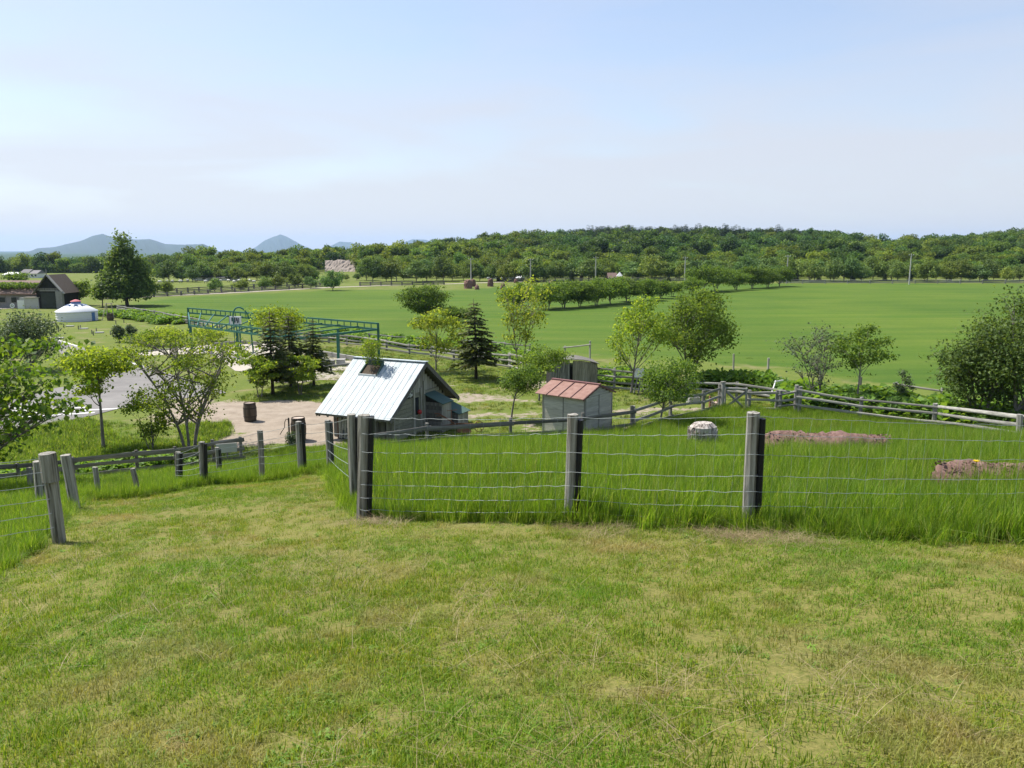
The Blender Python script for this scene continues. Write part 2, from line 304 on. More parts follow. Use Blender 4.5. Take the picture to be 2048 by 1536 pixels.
def axis(a, b, st, far, g=1.09, back=None):
    c = list(np.arange(a, b+.01, st)); s = st; up = [c[-1]]
    while up[-1] < far: s *= g; up.append(up[-1]+s)
    s = st; dn = [c[0]]; lim = back if back is not None else -far
    while dn[-1] > lim: s *= g; dn.append(dn[-1]-s)
    return np.array(dn[1:][::-1]+c+up[1:])
xs = axis(-34, 30, .32, 12000); ys = axis(1, 62, .32, 14000, 1.07, -60)
X, Y = np.meshgrid(xs, ys, indexing='ij'); Z = hgt(X, Y)
def softmask(polys, soft, jit, seed):
    out = np.zeros(X.shape); k = 0
    jx = (vnoise(X, Y, .9, seed)-.5)*jit+(vnoise(X, Y, 2.7, seed+1)-.5)*jit*.6; jy = (vnoise(X+31, Y, .9, seed+2)-.5)*jit
    for dx in (-soft, 0, soft):
        for dy in (-soft, 0, soft):
            m = np.zeros(X.shape, bool)
            for p in polys: m |= inpoly(X+dx+jx, Y+dy+jy, p)
            out += m
    return out/9
mk_dirt = np.maximum(softmask(DIRT[:1], .35, 1.6, 3), .6*softmask(DIRT[1:], .35, 1.8, 3)); mk_past = softmask([POLY_PAST], .5, 2.5, 8); mk_lawn = softmask([POLY_LAWN], .12, .3, 12)
gb = MB(); nx, ny = X.shape; ii = (np.arange(nx-1)[:, None]*ny+np.arange(ny-1)[None])
gb.add(np.stack([X, Y, Z], -1), np.stack([ii, ii+ny, ii+ny+1, ii+1], -1).reshape(-1, 4))
def ground_mat():
    m, t, o = newmat('ground_cover'); g = N(t, 'ShaderNodeNewGeometry').outputs['Position']; a = N(t, 'ShaderNodeAttribute', attribute_name='zone')
    sp = N(t, 'ShaderNodeSeparateColor'); t.links.new(a.outputs['Color'], sp.inputs[0])
    n_b = noise(t, g, .09, 4.); n_m = noise(t, g, .8, 6., .6); n_f = noise(t, g, 7., 6., .7)
    yard = mixc(t, n_m, (.075, .125, .018), (.165, .18, .045)); dry = ramp(t, noise(t, g, .35, 6., .65, .4), [(0, 0, 0), (1, 1, 1)], (.53, .72)); yard = mixc(t, dry, yard, (.22, .185, .10))
    past = mixc(t, ramp(t, n_b, [(0, 0, 0), (1, 1, 1)], (.3, .7)), (.056, .12, .013), (.08, .135, .018))
    st = noise(t, mapv(t, g, (.05, .35, .1)), 1., 5., .6); past = mixc(t, ramp(t, st, [(0, 0, 0), (.8, .8, .8)], (.38, .7)), past, (.115, .158, .026)); st2 = noise(t, mapv(t, g, (.02, .9, .1)), 1., 3., .6); past = mixc(t, ramp(t, st2, [(0, 0, 0), (.35, .35, .35)], (.5, .72)), past, (.04, .085, .014))
    spk = ramp(t, noise(t, g, 2.2, 8., .75), [(.82, .86, .8), (1.12, 1.08, 1.06)], (.3, .7)); past = mixc(t, 1., past, ramp(t, noise(t, g, .035, 5., .6, .5), [(.8, .86, .85), (1.1, 1.04, 1.0)], (.35, .65)), 'MULTIPLY'); past = mixc(t, 1., past, spk, 'MULTIPLY'); yard = mixc(t, 1., yard, spk, 'MULTIPLY')
    lawn = mixc(t, ramp(t, noise(t, g, 30., 6., .75), [(0, 0, 0), (1, 1, 1)], (.3, .7)), (.08, .10, .018), (.24, .205, .07))
    dirt = ramp(t, noise(t, g, 1.4, 8., .65), [(.17, .135, .10), (.255, .21, .16), (.325, .275, .22)], (.3, .5, .72)); dirt = mixc(t, n_f, dirt, mixc(t, .5, dirt, (.37, .31, .255)))
    c = mixc(t, sp.outputs[1], yard, past); c = mixc(t, sp.outputs[2], c, lawn)
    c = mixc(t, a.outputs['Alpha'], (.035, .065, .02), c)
    th = N(t, 'ShaderNodeMath', operation='ADD'); t.links.new(sp.outputs[0], th.inputs[0]); sb = N(t, 'ShaderNodeMapRange'); sb.inputs['From Min'].default_value = .35; sb.inputs['From Max'].default_value = .65; sb.inputs['To Min'].default_value = -.33; sb.inputs['To Max'].default_value = .33
    t.links.new(noise(t, g, 3., 6., .7), sb.inputs[0]); t.links.new(sb.outputs[0], th.inputs[1])
    dm = ramp(t, th.outputs[0], [(0, 0, 0), (1, 1, 1)], (.36, .62)); c = mixc(t, dm, c, dirt)
    p = N(t, 'ShaderNodeBsdfPrincipled'); p.inputs['Roughness'].default_value = .95; p.inputs['Specular IOR Level'].default_value = .1; t.links.new(c, p.inputs['Base Color'])
    b = N(t, 'ShaderNodeBump', i_Strength=.6, i_Distance=.08); t.links.new(noise(t, g, 5., 8., .7), b.inputs['Height']); t.links.new(b.outputs[0], p.inputs['Normal'])
    t.links.new(p.outputs[0], o.inputs[0]); return m
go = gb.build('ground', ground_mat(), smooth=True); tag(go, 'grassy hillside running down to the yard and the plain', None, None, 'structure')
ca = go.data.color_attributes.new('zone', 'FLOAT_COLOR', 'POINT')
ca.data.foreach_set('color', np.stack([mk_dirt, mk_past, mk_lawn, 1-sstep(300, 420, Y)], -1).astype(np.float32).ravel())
def sheet(name, pts, mat, off, label, world=False, maxlen=2.5):
    P = np.array(pts) if world else gp(pts); bm = bmesh.new()
    bm.faces.new([bm.verts.new((x, y, 0)) for x, y in P]); bmesh.ops.triangulate(bm, faces=bm.faces[:])
    for _ in range(5):
        e = [q for q in bm.edges if q.calc_length() > maxlen]
        if not e: break
        bmesh.ops.subdivide_edges(bm, edges=e, cuts=1); bmesh.ops.triangulate(bm, faces=bm.faces[:])
    for v in bm.verts: v.co.z = float(hgt(v.co.x, v.co.y))+off
    bm.normal_update()
    for f in bm.faces:
        if f.normal.z < 0: f.normal_flip()
    me = bpy.data.meshes.new(name); bm.to_mesh(me); bm.free(); me.materials.append(mat)
    return tag(link(name, me), label, None, None, 'structure')
def strip(px, hw):
    """ribbon of half width hw (m) along ground pixels"""
    p = gp(px); d = np.gradient(p, axis=0); d /= np.linalg.norm(d, axis=1)[:, None]; n = np.c_[-d[:, 1], d[:, 0]]*hw
    return np.concatenate([p+n, (p-n)[::-1]])
sheet('road', [(98, 674), (128, 683), (160, 693), (215, 709), (270, 726), (330, 745), (430, 774), (452, 786), (390, 795), (310, 802), (240, 817), (180, 833), (60, 856), (0, 868), (-160, 895), (-300, 880), (-160, 822), (0, 797), (60, 790), (110, 777), (165, 768), (195, 756), (170, 740), (120, 706), (85, 684)], M['asphalt'], .02, 'worn grey asphalt road junction')
def ped(px, hw, name, label): sheet(name, strip(px, hw), M['roadpaint'], .028, label, True, 1.2)
ped([(115, 680), (135, 686.5), (155, 693)], .09, 'road_marking', 'white edge line at the far end of the asphalt road')
ped([(266, 727), (300, 738), (327, 747)], .09, 'road_marking', 'white edge line on the bend of the asphalt road')
for i, (a, b) in enumerate((((-60, 834), (235, 818)), ((-60, 828), (180, 815)), ((-60, 841), (190, 826)), ((-60, 822.5), (110, 812)))):
    ped([a, ((a[0]+b[0])/2, (a[1]+b[1])/2), b], .13, 'road_marking', ['second from the front', 'third from the front', 'frontmost', 'rearmost'][i]+' white crossing stripe on the asphalt')
sheet('sand_path', [(270, 708), (345, 698), (420, 690), (440, 686), (490, 684), (560, 690), (640, 706), (700, 716), (740, 724), (740, 740), (640, 742), (560, 750), (470, 742), (425, 708), (345, 709), (290, 712)], M['sand'], .02, 'pale sand path and play area under the green frame')
sheet('sand_path', [(590, 752), (650, 742), (700, 748), (700, 762), (640, 760), (590, 768), (540, 764)], M['gravel'], .02, 'short gravel path behind the metal-roofed cabin')
sheet('farm_track', strip([(260, 595.5), (330, 592), (450, 586.5), (560, 580.5), (650, 575.5), (690, 574), (820, 569.5), (900, 568), (1000, 564.5), (1100, 563)], 1.3), M['gravel'], .03, 'pale gravel farm track across the far field', True, 6)
sheet('farm_track', [(-200, 622), (0, 615.5), (120, 611), (120, 613), (0, 618.5), (-200, 626)], M['gravel'], .03, 'pale gravel track in front of the barn')
# ------------------------------------------------------------------ mountains
def mountain(name, prof, D, depth, label, seed):
    px = np.array(prof, float); xs_ = np.linspace(px[0, 0], px[-1, 0], 130); top = np.interp(xs_, px[:, 0], px[:, 1])
    rs = np.random.default_rng(seed); top = top+np.convolve(rs.standard_normal(130+10)*1.1, np.ones(11)/11, 'valid')
    crest = np.array([at(a, b, D) for a, b in zip(xs_, top)]); rows = []
    for k in np.linspace(-1, 1, 25):
        f = 1-abs(k)**1.15; wob = 1+.18*np.sin(xs_*.21+k*3)*(1-f)+.12*np.sin(xs_*.53+k*7+seed)*(1-f)
        z = -16+(crest[:, 2]+16)*f*np.where(abs(k) < .02, 1, wob)
        rows.append(np.stack([crest[:, 0]*(1+k*depth/D), np.full(130, D+k*depth), np.minimum(z, crest[:, 2])], -1))
    V = np.stack(rows, 0); i = np.arange(24)[:, None]*130+np.arange(129)[None]
    b = MB(); b.add(V, np.stack([i, i+1, i+131, i+130], -1).reshape(-1, 4)); tag(b.build(name, M['mount'], smooth=True), label, None, None, 'structure')
mountain('mountain', [(10, 513), (60, 502), (75, 496), (110, 494), (160, 482), (185, 472), (205, 468), (222, 474), (240, 474), (270, 479), (300, 478), (330, 488), (360, 489), (405, 488), (425, 495), (445, 506), (470, 513)], 6500, 1500, 'broad blue-grey mountain range behind the left-hand woods', 3)
mountain('mountain', [(480, 512), (512, 494), (530, 481), (556, 470), (561, 468), (575, 474), (590, 483), (607, 492), (640, 505), (670, 512)], 9500, 1500, 'pale blue volcano cone on the horizon', 5)
mountain('mountain', [(620, 512), (655, 494), (680, 483.5), (700, 484.5), (740, 496), (790, 490), (825, 478), (850, 479), (900, 500)], 11000, 1200, 'faint pale blue hill just showing over the wooded ridge', 9)
# ------------------------------------------------------------------ rails, posts, planks
def beam_mesh(Ln, wd, th, mat, seed=0, rnd=0., n=6, bend=.0):
    """squared timber along +Z, slightly uneven"""
    rs = np.random.default_rng(seed); z = np.linspace(0, Ln, n); P = np.c_[np.sin(z/Ln*math.pi)*bend*rs.uniform(-1, 1), np.sin(z/Ln*math.pi)*bend*rs.uniform(-1, 1), z]
    b = MB(); k = 8; a = np.arange(k)*2*math.pi/k+math.pi/k
    ra = 1/np.maximum(np.abs(np.cos(a)), np.abs(np.sin(a)))**.97
    jr = 1+rnd*(rs.standard_normal((n, k))*.5+rs.standard_normal((1, k))*.6)
    v = np.stack([P[:, 0:1]+np.cos(a)*ra*wd/2*jr, P[:, 1:2]+np.sin(a)*ra*th/2*jr, np.repeat(P[:, 2:3], k, 1)+(np.r_[np.zeros(n-1), 1]*rnd*.12)[:, None]*rs.standard_normal((n, k))], -1).reshape(-1, 3)
    i = np.arange(n-1)[:, None]*k; j = np.arange(k)[None]; j2 = (j+1) % k
    b.add(v, np.stack([i+j, i+j2, i+k+j2, i+k+j], -1).reshape(-1, 4)); b.f.append(np.arange(k)[::-1].reshape(1, -1)); b.f.append(np.arange(k).reshape(1, -1)+(n-1)*k)
    return b.mesh('timber', mat)
_sd = [0]
def beam(name, p, q, wd, th, mat, parent, rnd=.05, n=6, bend=0.):
    """timber from p to q (world); wd horizontal width, th vertical thickness"""
    _sd[0] += 1; p = Vector(p); q = Vector(q); z = (q-p); Ln = z.length; z.normalize()
    up = Vector((0, 0, 1)) if abs(z.z) < .85 else Vector((0, 1, 0))
    x = up.cross(z).normalized(); y = z.cross(x)
    me = beam_mesh(Ln, wd, th, mat, _sd[0], rnd, n, bend); o = bpy.data.objects.new(name, me); C.objects.link(o)
    Mx = Matrix((x, y, z)).transposed().to_4x4(); Mx.translation = p-(parent.location if parent else Vector())
    if parent: o.parent = parent
    o.matrix_local = Mx if parent else Mx; return o
def rail_fence(name, label, posts, fr, pw=.13, rw=.045, rh=.10, mat='rail', cat='fence', over=.12, grp=None, yoff=0., skip=(), pmat=None):
    """posts: (px, base py, top py); fr: rail heights as fractions of the post"""
    B = []
    for q in posts:
        g = G(q[0], q[1]); t = at(q[0], q[2], g[1]); B.append((g, max(t[2]-g[2], .25)))
    root = empty(name, B[0][0], label, cat, grp)
    for k, (g, hh) in enumerate(B):
        ln = rng.normal(0, .025, 2)
        beam('post', g-np.array([0, 0, .25]), g+np.array([ln[0], ln[1], hh]), pw*rng.uniform(.85, 1.15), pw*rng.uniform(.85, 1.15), M[pmat or mat], root, .05)
    for k in range(len(B)-1):
        (g0, h0), (g1, h1) = B[k], B[k+1]
        dv = (g1-g0); dv = dv/np.linalg.norm(dv); nrm = np.array([dv[1], -dv[0], 0]); nrm = nrm*(-1 if nrm[1] > 0 else 1)*(pw*.5+rw*.45)
        for r, f in enumerate(fr):
            if (k, r) in skip: continue
            j = rng.normal(0, .02, 2)
            sgn = 1 if (k+r) % 2 else .72
            beam('rail', g0+np.array([0, 0, h0*f+j[0]])-dv*over+nrm*sgn, g1+np.array([0, 0, h1*f+j[1]])+dv*over+nrm*sgn, rw, rh*rng.uniform(.85, 1.15), M[mat], root, .07, 6, .03)
    return root
rail_fence('rail_fence', 'dark plank fence at the foot of the slope, below the leafy tree trunks', [(-70, 985, 935), (41, 975, 926), (150, 962, 914), (276, 948, 900), (355, 941, 893), (430, 931, 879), (483, 926, 873)], (.86, .55, .22), .10, .035, .13, 'plank_dark')
rail_fence('rail_fence', 'low grey two-plank fence in front of the cabin and the rust-roofed shed', [(742, 908, 862), (855, 898, 846), (1021, 886, 836), (1165, 880, 826), (1264, 868, 811)], (.80, .38), .13, .05, .15, 'plank_dark')
rail_fence('rail_fence', 'grey three-rail fence climbing from the rust-roofed shed to the gate', [(1268, 867, 812), (1341, 842, 786), (1405, 828, 781), (1438, 819, 768)], (.86, .52, .18), .16, .05, .12, 'rail')
rail_fence('rail_fence', 'grey three-rail fence panel between the gate and the doubled posts', [(1497, 822, 780), (1552, 826, 780)], (.88, .55, .2), .16, .05, .11, 'rail')
rail_fence('rail_fence', 'short grey rail panel right of the doubled posts', [(1559, 827, 781), (1590, 828, 770)], (.78, .55, .32), .17, .05, .10, 'rail')
rail_fence('rail_fence', 'long silvery four-rail fence running downhill to the right edge', [(1597, 829, 773), (1718, 843, 794), (1867, 862, 807), (2038, 886, 829), (2230, 910, 852)], (.90, .63, .36, .1), .16, .05, .11, 'rail', skip=((0, 3),))
rail_fence('rail_fence', 'two-rail grey fence behind the gate beyond the round leafy tree', [(1373, 790, 760), (1473, 800, 764), (1584, 818, 782)], (.9, .5), .13, .05, .11, 'rail')
rail_fence('rail_fence', 'grey rail fence between the old board shed and the white notice board', [(1192, 776, 733), (1228, 779, 736), (1284, 783, 741), (1330, 790, 748)], (.9, .62, .34, .1), .14, .05, .10, 'rail')
rail_fence('rail_fence', 'silvery zigzag rail fence behind the fir and the cabin ridge', [(560, 680, 661), (610, 683, 664), (658, 686, 667), (694, 690, 670), (732, 694, 674), (773, 701, 679), (819, 708, 688), (862, 713, 691), (908, 721, 698), (963, 729, 702), (1020, 738, 706), (1062, 750, 714)], (.88, .55, .2), .16, .06, .13, 'rail')
rail_fence('rail_fence', 'grey rail fence running back from the green frame towards the yurt', [(236, 622, 610), (252, 624, 612), (270, 627, 614), (289, 631, 617), (309, 635, 620), (330, 639, 624), (352, 643, 628), (375, 648, 632), (400, 652, 636), (440, 660, 644)], (.85, .5, .2), .16, .06, .13, 'rail')
rail_fence('rail_fence', 'thin grey pasture fence half hidden in weeds at the field edge', [(740, 684, 666), (785, 688, 670), (850, 692, 674), (905, 696, 676), (960, 700, 680), (1010, 705, 684), (1060, 711, 688), (1130, 716, 692), (1180, 722, 682), (1240, 727, 702)], (.85, .45), .12, .05, .10, 'rail', skip=((0, 1), (2, 0), (2, 1), (4, 1), (6, 0), (6, 1), (7, 1), (8, 1), (8, 0)))
rail_fence('rail_fence', 'single-rail field fence behind the broad-leaved weeds on the right', [(1467, 748, 708), (1535, 756, 716), (1640, 768, 742), (1720, 778, 754), (1790, 788, 764), (1880, 802, 776)], (.8,), .12, .06, .10, 'rail', skip=((0, 0), (1, 0), (2, 0), (3, 0)))
rail_fence('rail_fence', 'dark far field fence along the near side of the gravel track', [(200+i*27, 600-i*1.55, 591-i*1.5) for i in range(18)], (.85, .5, .2), .3, .08, .15, 'plank_dark')
rail_fence('rail_fence', 'dark far field fence along the far side of the gravel track', [(310+i*22, 588-i*1.22, 578-i*1.12) for i in range(17)], (.85, .5), .3, .08, .15, 'plank_dark')
rail_fence('rail_fence', 'short far field fence left of the brown haystacks', [(720+i*21, 572-i*.35, 563.5-i*.3) for i in range(9)], (.85, .5, .2), .3, .08, .16, 'plank_dark')
rail_fence('rail_fence', 'long grey fence along the far edge of the pasture below the wood', [(1560+i*45, 567.5, 559) for i in range(13)], (.88, .58, .28), .22, .08, .17, 'rail')
rail_fence('rail_fence', 'pale far fence beyond the haystacks at the foot of the wood', [(1000+i*44, 563-i*.1, 555.5) for i in range(12)], (.85, .5, .2), .3, .08, .18, 'rail')
# gate
g0, g1 = G(1449, 821), G(1491, 823); root = empty('field_gate', g0, 'grey wooden field gate with crossed braces', 'gate')
zt = 1.15
for (p, q, nm) in ((g0, g0+[0, 0, zt], 'gate_stile'), (g1, g1+[0, 0, zt], 'gate_stile'), (g0+[0, 0, zt-.05], g1+[0, 0, zt-.05], 'top_bar'), (g0+[0, 0, .1], g1+[0, 0, zt-.15], 'brace'), (g0+[0, .05, zt-.15], g1+[0, .05, .1], 'brace')):
    beam(nm, p, q, .09, .11, M['rail'], root)
o = empty('gate_post', G(1444, 820), 'stout grey gate post on the hinge side of the field gate', 'post'); g = np.array(o.location); beam('shaft', g-[0, 0, .2], g+[0, 0, 1.35], .2, .2, M['rail'], o); beam('cap', g+[0, 0, 1.36], g+[0, 0, 1.40], .24, .24, M['rail'], o, .02)
# wire fences
def tall_post(g, hh, wd, root, lean=(0, 0), stripside=1, sfrac=.95, split=False):
    g = np.array(g, float); top = g+np.array([lean[0], lean[1], hh])
    o = beam('post', g-np.array([0, 0, .3]), top, wd, wd*.92, M['post'], root, .035, 14, .012)
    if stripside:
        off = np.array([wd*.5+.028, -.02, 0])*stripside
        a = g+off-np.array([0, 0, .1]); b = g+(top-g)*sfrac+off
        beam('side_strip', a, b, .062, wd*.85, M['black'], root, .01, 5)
    return g, top
def wires(root, P, T, hs, stay=.2, rad=.0023, sag=.02, srad=.001, jt=1.):
    for f in hs:
        pts = []
        for k in range(len(P)-1):
            a = P[k]+(T[k]-P[k])*f; b = P[k+1]+(T[k+1]-P[k+1])*f
            n = max(6, int(np.linalg.norm(b-a)/.09)); u = np.linspace(0, 1, n, endpoint=False)[:, None]
            q = a+(b-a)*u; q[:, 2] -= 4*sag*(u*(1-u))[:, 0]; q[1:, 2] += rng.normal(0, .0045*jt, n-1); q[1:, 1] += rng.normal(0, .004*jt, n-1); pts.append(q)
        pts.append((P[-1]+(T[-1]-P[-1])*f)[None]); q = np.concatenate(pts); q[:, 1] -= .085
        MB().tube(q-np.array(root.location), rad, 4).build('wire', M['wire'], root)
    b = MB()
    for k in range(len(P)-1):
        n = int(np.linalg.norm(P[k+1]-P[k])/stay)
        for i in range(1, n):
            u = (i+rng.normal(0, .06))/n; a = P[k]+(P[k+1]-P[k])*u; c = T[k]+(T[k+1]-T[k])*u; dn = 4*sag*u*(1-u); m = (c-a)
            pts = np.array([a+m*f-[0, .086, dn] for f in hs[::-1]]); pts[:, 0] += rng.normal(0, .007, len(pts)); b.tube(pts-np.array(root.location), srad, 3)
    tag(b.build('stay_wires', M['wire'], root), None, None, None, 'stuff')
HS = (.985, .84, .67, .49, .36, .235, .12)
P = [G(722, 1040), G(1137, 1044), G(1496, 1062), np.array([5.9, 8.2, float(hgt(5.9, 8.2))]), np.array([8.6, 8.3, float(hgt(8.6, 8.3))])]
tops = [(728, 830), (1146, 829), (1507, 825)]
root = empty('wire_fence', P[0], 'woven wire fence on three tall grey posts along the near grass edge', 'fence'); TT = []
for k, p in enumerate(P):
    if k < 3:
        t = at(*tops[k], p[1]); hh = t[2]-p[2]; lean = (t[0]-p[0]-(.0), 0)
    else: hh, lean = 1.15, (0, 0)
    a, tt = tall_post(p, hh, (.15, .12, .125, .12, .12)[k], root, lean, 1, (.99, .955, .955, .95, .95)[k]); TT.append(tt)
wires(root, P, TT, HS, .19)
P = [G(710, 1010), G(659, 944), G(604, 949), G(523, 953), G(405, 970), G(355, 968)]; tops = [(703, 828), (655, 840), (597, 843), (520, 861), (403, 884), (356, 904)]
root = empty('wire_fence', P[0], 'woven wire fence running downhill from the corner post past the cabin', 'fence'); TT = []
for k, p in enumerate(P):
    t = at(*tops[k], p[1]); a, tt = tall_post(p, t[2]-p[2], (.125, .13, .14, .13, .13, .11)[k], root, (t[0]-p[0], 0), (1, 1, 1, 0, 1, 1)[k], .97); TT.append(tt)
wires(root, P, TT, (.97, .8, .62, .45, .3), .3, .0038, .03, .001, .4)
P = [np.array([-9.3, 7.2, float(hgt(-9.3, 7.2))]), G(121, 1085)]; tops = [None, (96, 908)]
root = empty('wire_fence', P[1], 'drooping wire fence at the left edge tied to a thick sleeved post', 'fence'); TT = []
t = at(*tops[1], P[1][1]); a, t0 = tall_post(P[0], 1.2, .16, root, (0, 0), 0); TT = [t0]
a, tt = tall_post(P[1], t[2]-P[1][2], .15, root, (t[0]-P[1][0], 0), 0); TT.append(tt)
a = P[1]+(tt-P[1])*.70; beam('post_sleeve', a+np.array([0, -.02, 0]), tt+np.array([0, -.02, .015]), .185, .18, M['post'], root, .02)
wires(root, P, TT, (.97, .82, .68, .52, .36, .2), .3, .0034, .05, .001, .7)
for (bx, tx, wd, lab) in (((152, 1020), (131, 910), .16, 'leaning grey post just right of the sleeved post'), ((86, 1010), (78, 922), .2, 'stubby grey post behind the sleeved post'), ((196, 992), (190, 934), .1, 'thin short grey post nearest the leaning post, at the lawn edge'), ((281, 986), (265, 937), .1, 'thin short post tilted left at the lawn edge before the plank fence'), ((437, 945), (434, 895), .12, 'short dark-faced stub post near the plank fence end'), ((62, 985), (58, 935), .12, 'slim grey post at the left edge behind the wires')):
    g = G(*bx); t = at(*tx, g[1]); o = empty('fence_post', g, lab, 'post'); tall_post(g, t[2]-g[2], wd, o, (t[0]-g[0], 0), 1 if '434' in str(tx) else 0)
# grey panel by the lower fence
g = G(456, 930); o = empty('blank_sign', g, 'pale blank panel fixed to the end of the plank fence', 'panel'); MB().box((0, -.05, .62), (.34, .012, .16), rz=.35).build('board', M['concrete'], o); beam('stake', g-[0, 0, .1], g+[0, 0, .6], .04, .04, M['plank_dark'], o)
# ------------------------------------------------------------------ metal-roofed cabin
def cabin():
    gx, gy = -5.22, 33.9; g0 = float(hgt(gx, gy-1)); rz = R(-25)
    root = empty('cabin', (gx, gy, g0*.3), 'small wooden cabin with pale blue metal roof and a planter set in it', 'cabin', None, rz)
    zr, ze, hr = 3.06, 1.1, 2.8; x0, x1 = -1.85, 1.80; sl = math.hypot(hr, zr-ze); ang = math.atan2(zr-ze, hr)
    fr_ = link('front_roof', MB().bar((x0, -hr+.03, ze-.055), (x1, -hr+.03, ze-.055), .06, .05).mesh('front_roof', M['plank_dark']), root)
    bk = link('rear_roof', MB().bar((x0, hr-.03, ze-.055), (x1, hr-.03, ze-.055), .06, .05).mesh('rear_roof', M['plank_dark']), root)
    ns, nr = 13, 4; wdt = (x1-x0)/ns; box_x = (-1.0, -.14); box_s = (.42, 1.12)
    shared = {}
    for side, par in ((-1, fr_), (1, bk)):
        for i in range(ns):
            xa, xb = x0+i*wdt, x0+(i+1)*wdt
            for j in range(nr if side < 0 else 1):
                Lr = sl/(nr if side < 0 else 1)
                s0, s1 = j*Lr, (j+1)*Lr+.05
                xc = (xa+xb)/2
                if side < 0 and box_x[0]-.02 < xc < box_x[1]+.02 and s0 < box_s[1] and s1 > box_s[0]:
                    if j == 0: s1 = box_s[0]
                    elif s1 > box_s[1]+.1 and s0 < box_s[1]: s0 = box_s[1]
                    else: continue
                key = (round(s1-s0, 3),)
                if key not in shared:
                    ln = s1-s0; b = MB(); hw = wdt/2-.004
                    prof = np.array([(-hw, 0), (-hw+.006, .010), (-hw+.016, .010), (-hw+.03, .004), (-.01, .007), (.01, .007), (hw-.016, .004), (hw, .006)])
                    v = np.concatenate([np.c_[prof[:, 0], np.zeros(8), prof[:, 1]], np.c_[prof[:, 0], np.full(8, ln), prof[:, 1]+.004], np.c_[prof[:, 0], np.full(8, ln), prof[:, 1]-.006], np.c_[prof[:, 0], np.zeros(8), prof[:, 1]-.006]])
                    f = []
                    for q in range(7): f += [(q, q+1, 8+q+1, 8+q), (8+q, 9+q, 17+q, 16+q), (24+q, 16+q, 17+q, 25+q)]
                    b.add(v, np.array(f)); shared[key] = b.mesh('roof_sheet', M['roofmetal'])
                o = bpy.data.objects.new('roof_sheet', shared[key]); C.objects.link(o); o.parent = par
                sy = side*math.cos(ang); X_ = Vector((1 if side > 0 else -1, 0, 0)); Y_ = Vector((0, side*math.cos(ang), -math.sin(ang))); Z_ = X_.cross(Y_)
                if Z_.z < 0: X_ = -X_; Z_ = X_.cross(Y_)
                m = Matrix((X_, Y_, Z_)).transposed().to_4x4(); jz = rng.uniform(-.002, .002)
                m.translation = Vector((xc, side*s0*math.cos(ang), zr-s0*math.sin(ang)+.03+jz)); o.matrix_local = m
    # ridge cap, barge boards, purlins
    MB().bar((x0-.02, -.07, zr+.015), (x1+.02, -.07, zr+.015), .03, .16).bar((x0-.02, .07, zr+.01), (x1+.02, .07, zr+.01), .03, .16).build('ridge_cap', M['roofmetal'], root)
    for side in (-1, 1):
        MB().bar((x1-.01, 0, zr-.09), (x1-.01, side*hr, ze-.09), .16, .035).build('barge_board', M['plank_dark'], root)
        MB().bar((x0+.01, 0, zr-.09), (x0+.01, side*hr, ze-.09), .16, .035).build('barge_board', M['plank_dark'], root)
        MB().add(np.array([(x0+.03, 0, zr-.035), (x1-.03, 0, zr-.035), (x1-.03, side*hr, ze-.035), (x0+.03, side*hr, ze-.035)]), np.array([(0, 1, 2, 3)])).build('roof_deck', M['plank_dark'], root)
    for i in range(9):
        xx = x0+.12+i*(x1-x0-.24)/8; MB().bar((xx, -hr+.8, ze+.43), (xx, -hr+.04, ze-.12), .09, .06).build('rafter', M['plank_dark'], root)
    # walls of boards; gable end faces the camera's right
    xw, yw = 1.42, 2.15; zw = ze-.05+(hr-yw)*math.tan(ang)-.12
    wall = link('gable_wall', MB().box((xw-.05, 0, .75), (.03, yw-.1, .75)).mesh('gable_wall', M['darkin']), root)
    n = 10
    for i in range(n):
        z0 = i*1.75/n; zc = z0+1.75/n/2; lim = min(yw, (zr-.2-zc-.09)/math.tan(ang))
        for (ya, yb) in ((-lim, -.52), (.02, lim)):
            if yb-ya > .1: MB().box((xw, (ya+yb)/2, zc), (.03+rng.uniform(-.006, .006), (yb-ya)/2, 1.75/n/2-.007)).build('board', M['board'], wall)
    for i in range(14):
        yc = -1.3+i*.2; zt_ = zr-.18-(abs(yc)+.1)*math.tan(ang)
        if zt_ > 1.85: MB().box((xw+.005, yc, (1.77+zt_)/2), (.03+rng.uniform(-.006, .006), .093, (zt_-1.77)/2)).build('board', M['boardv'], wall)
    for (yy, ln) in ((-.56, 1.95), (.0, 1.95), (.28, 2.2), (-yw+.05, 1.0), (yw-.05, 1.0)): MB().box((xw+.05, yy, ln/2), (.05, .05, ln/2)).build('corner_post', M['boardv'], wall)
    dr = link('door', MB().box((xw-.01, -.28, .95), (.02, .23, .95)).mesh('door', M['board']), root)
    MB().box((xw+.02, -.28, 1.2), (.015, .16, .38)).build('window_pane', M['glass'], dr)
    for (c, h) in (((xw+.03, -.46, 1.2), (.02, .025, .42)), ((xw+.03, -.10, 1.2), (.02, .025, .42)), ((xw+.03, -.28, 1.6), (.02, .2, .025)), ((xw+.03, -.28, .80), (.02, .2, .025))): MB().box(c, h).build('window_trim', M['board'], dr)
    rs = np.random.default_rng(4); b = lathe([(0, -.1), (.07, -.08), (.10, -.01), (.085, .06), (.04, .1), (0, .11)], 12); b.build('hanging_ornament', M['red'], dr, (xw+.12, -.2, .93), smooth=True)
    # twig lattice in the gable
    MB().box((xw+.035, -.86, 1.86), (.006, .27, .25)).build('lattice_backing', M['darkin'], root); b = MB()
    for i in range(46):
        a = rs.uniform(0, math.pi); c = np.array([xw+.052, -.86+rs.uniform(-.22, .22), 1.86+rs.uniform(-.2, .2)]); dv = np.array([0, math.cos(a), math.sin(a)])*rs.uniform(.05, .12); b.tube(np.array([c-dv, c+dv]), .011, 4)
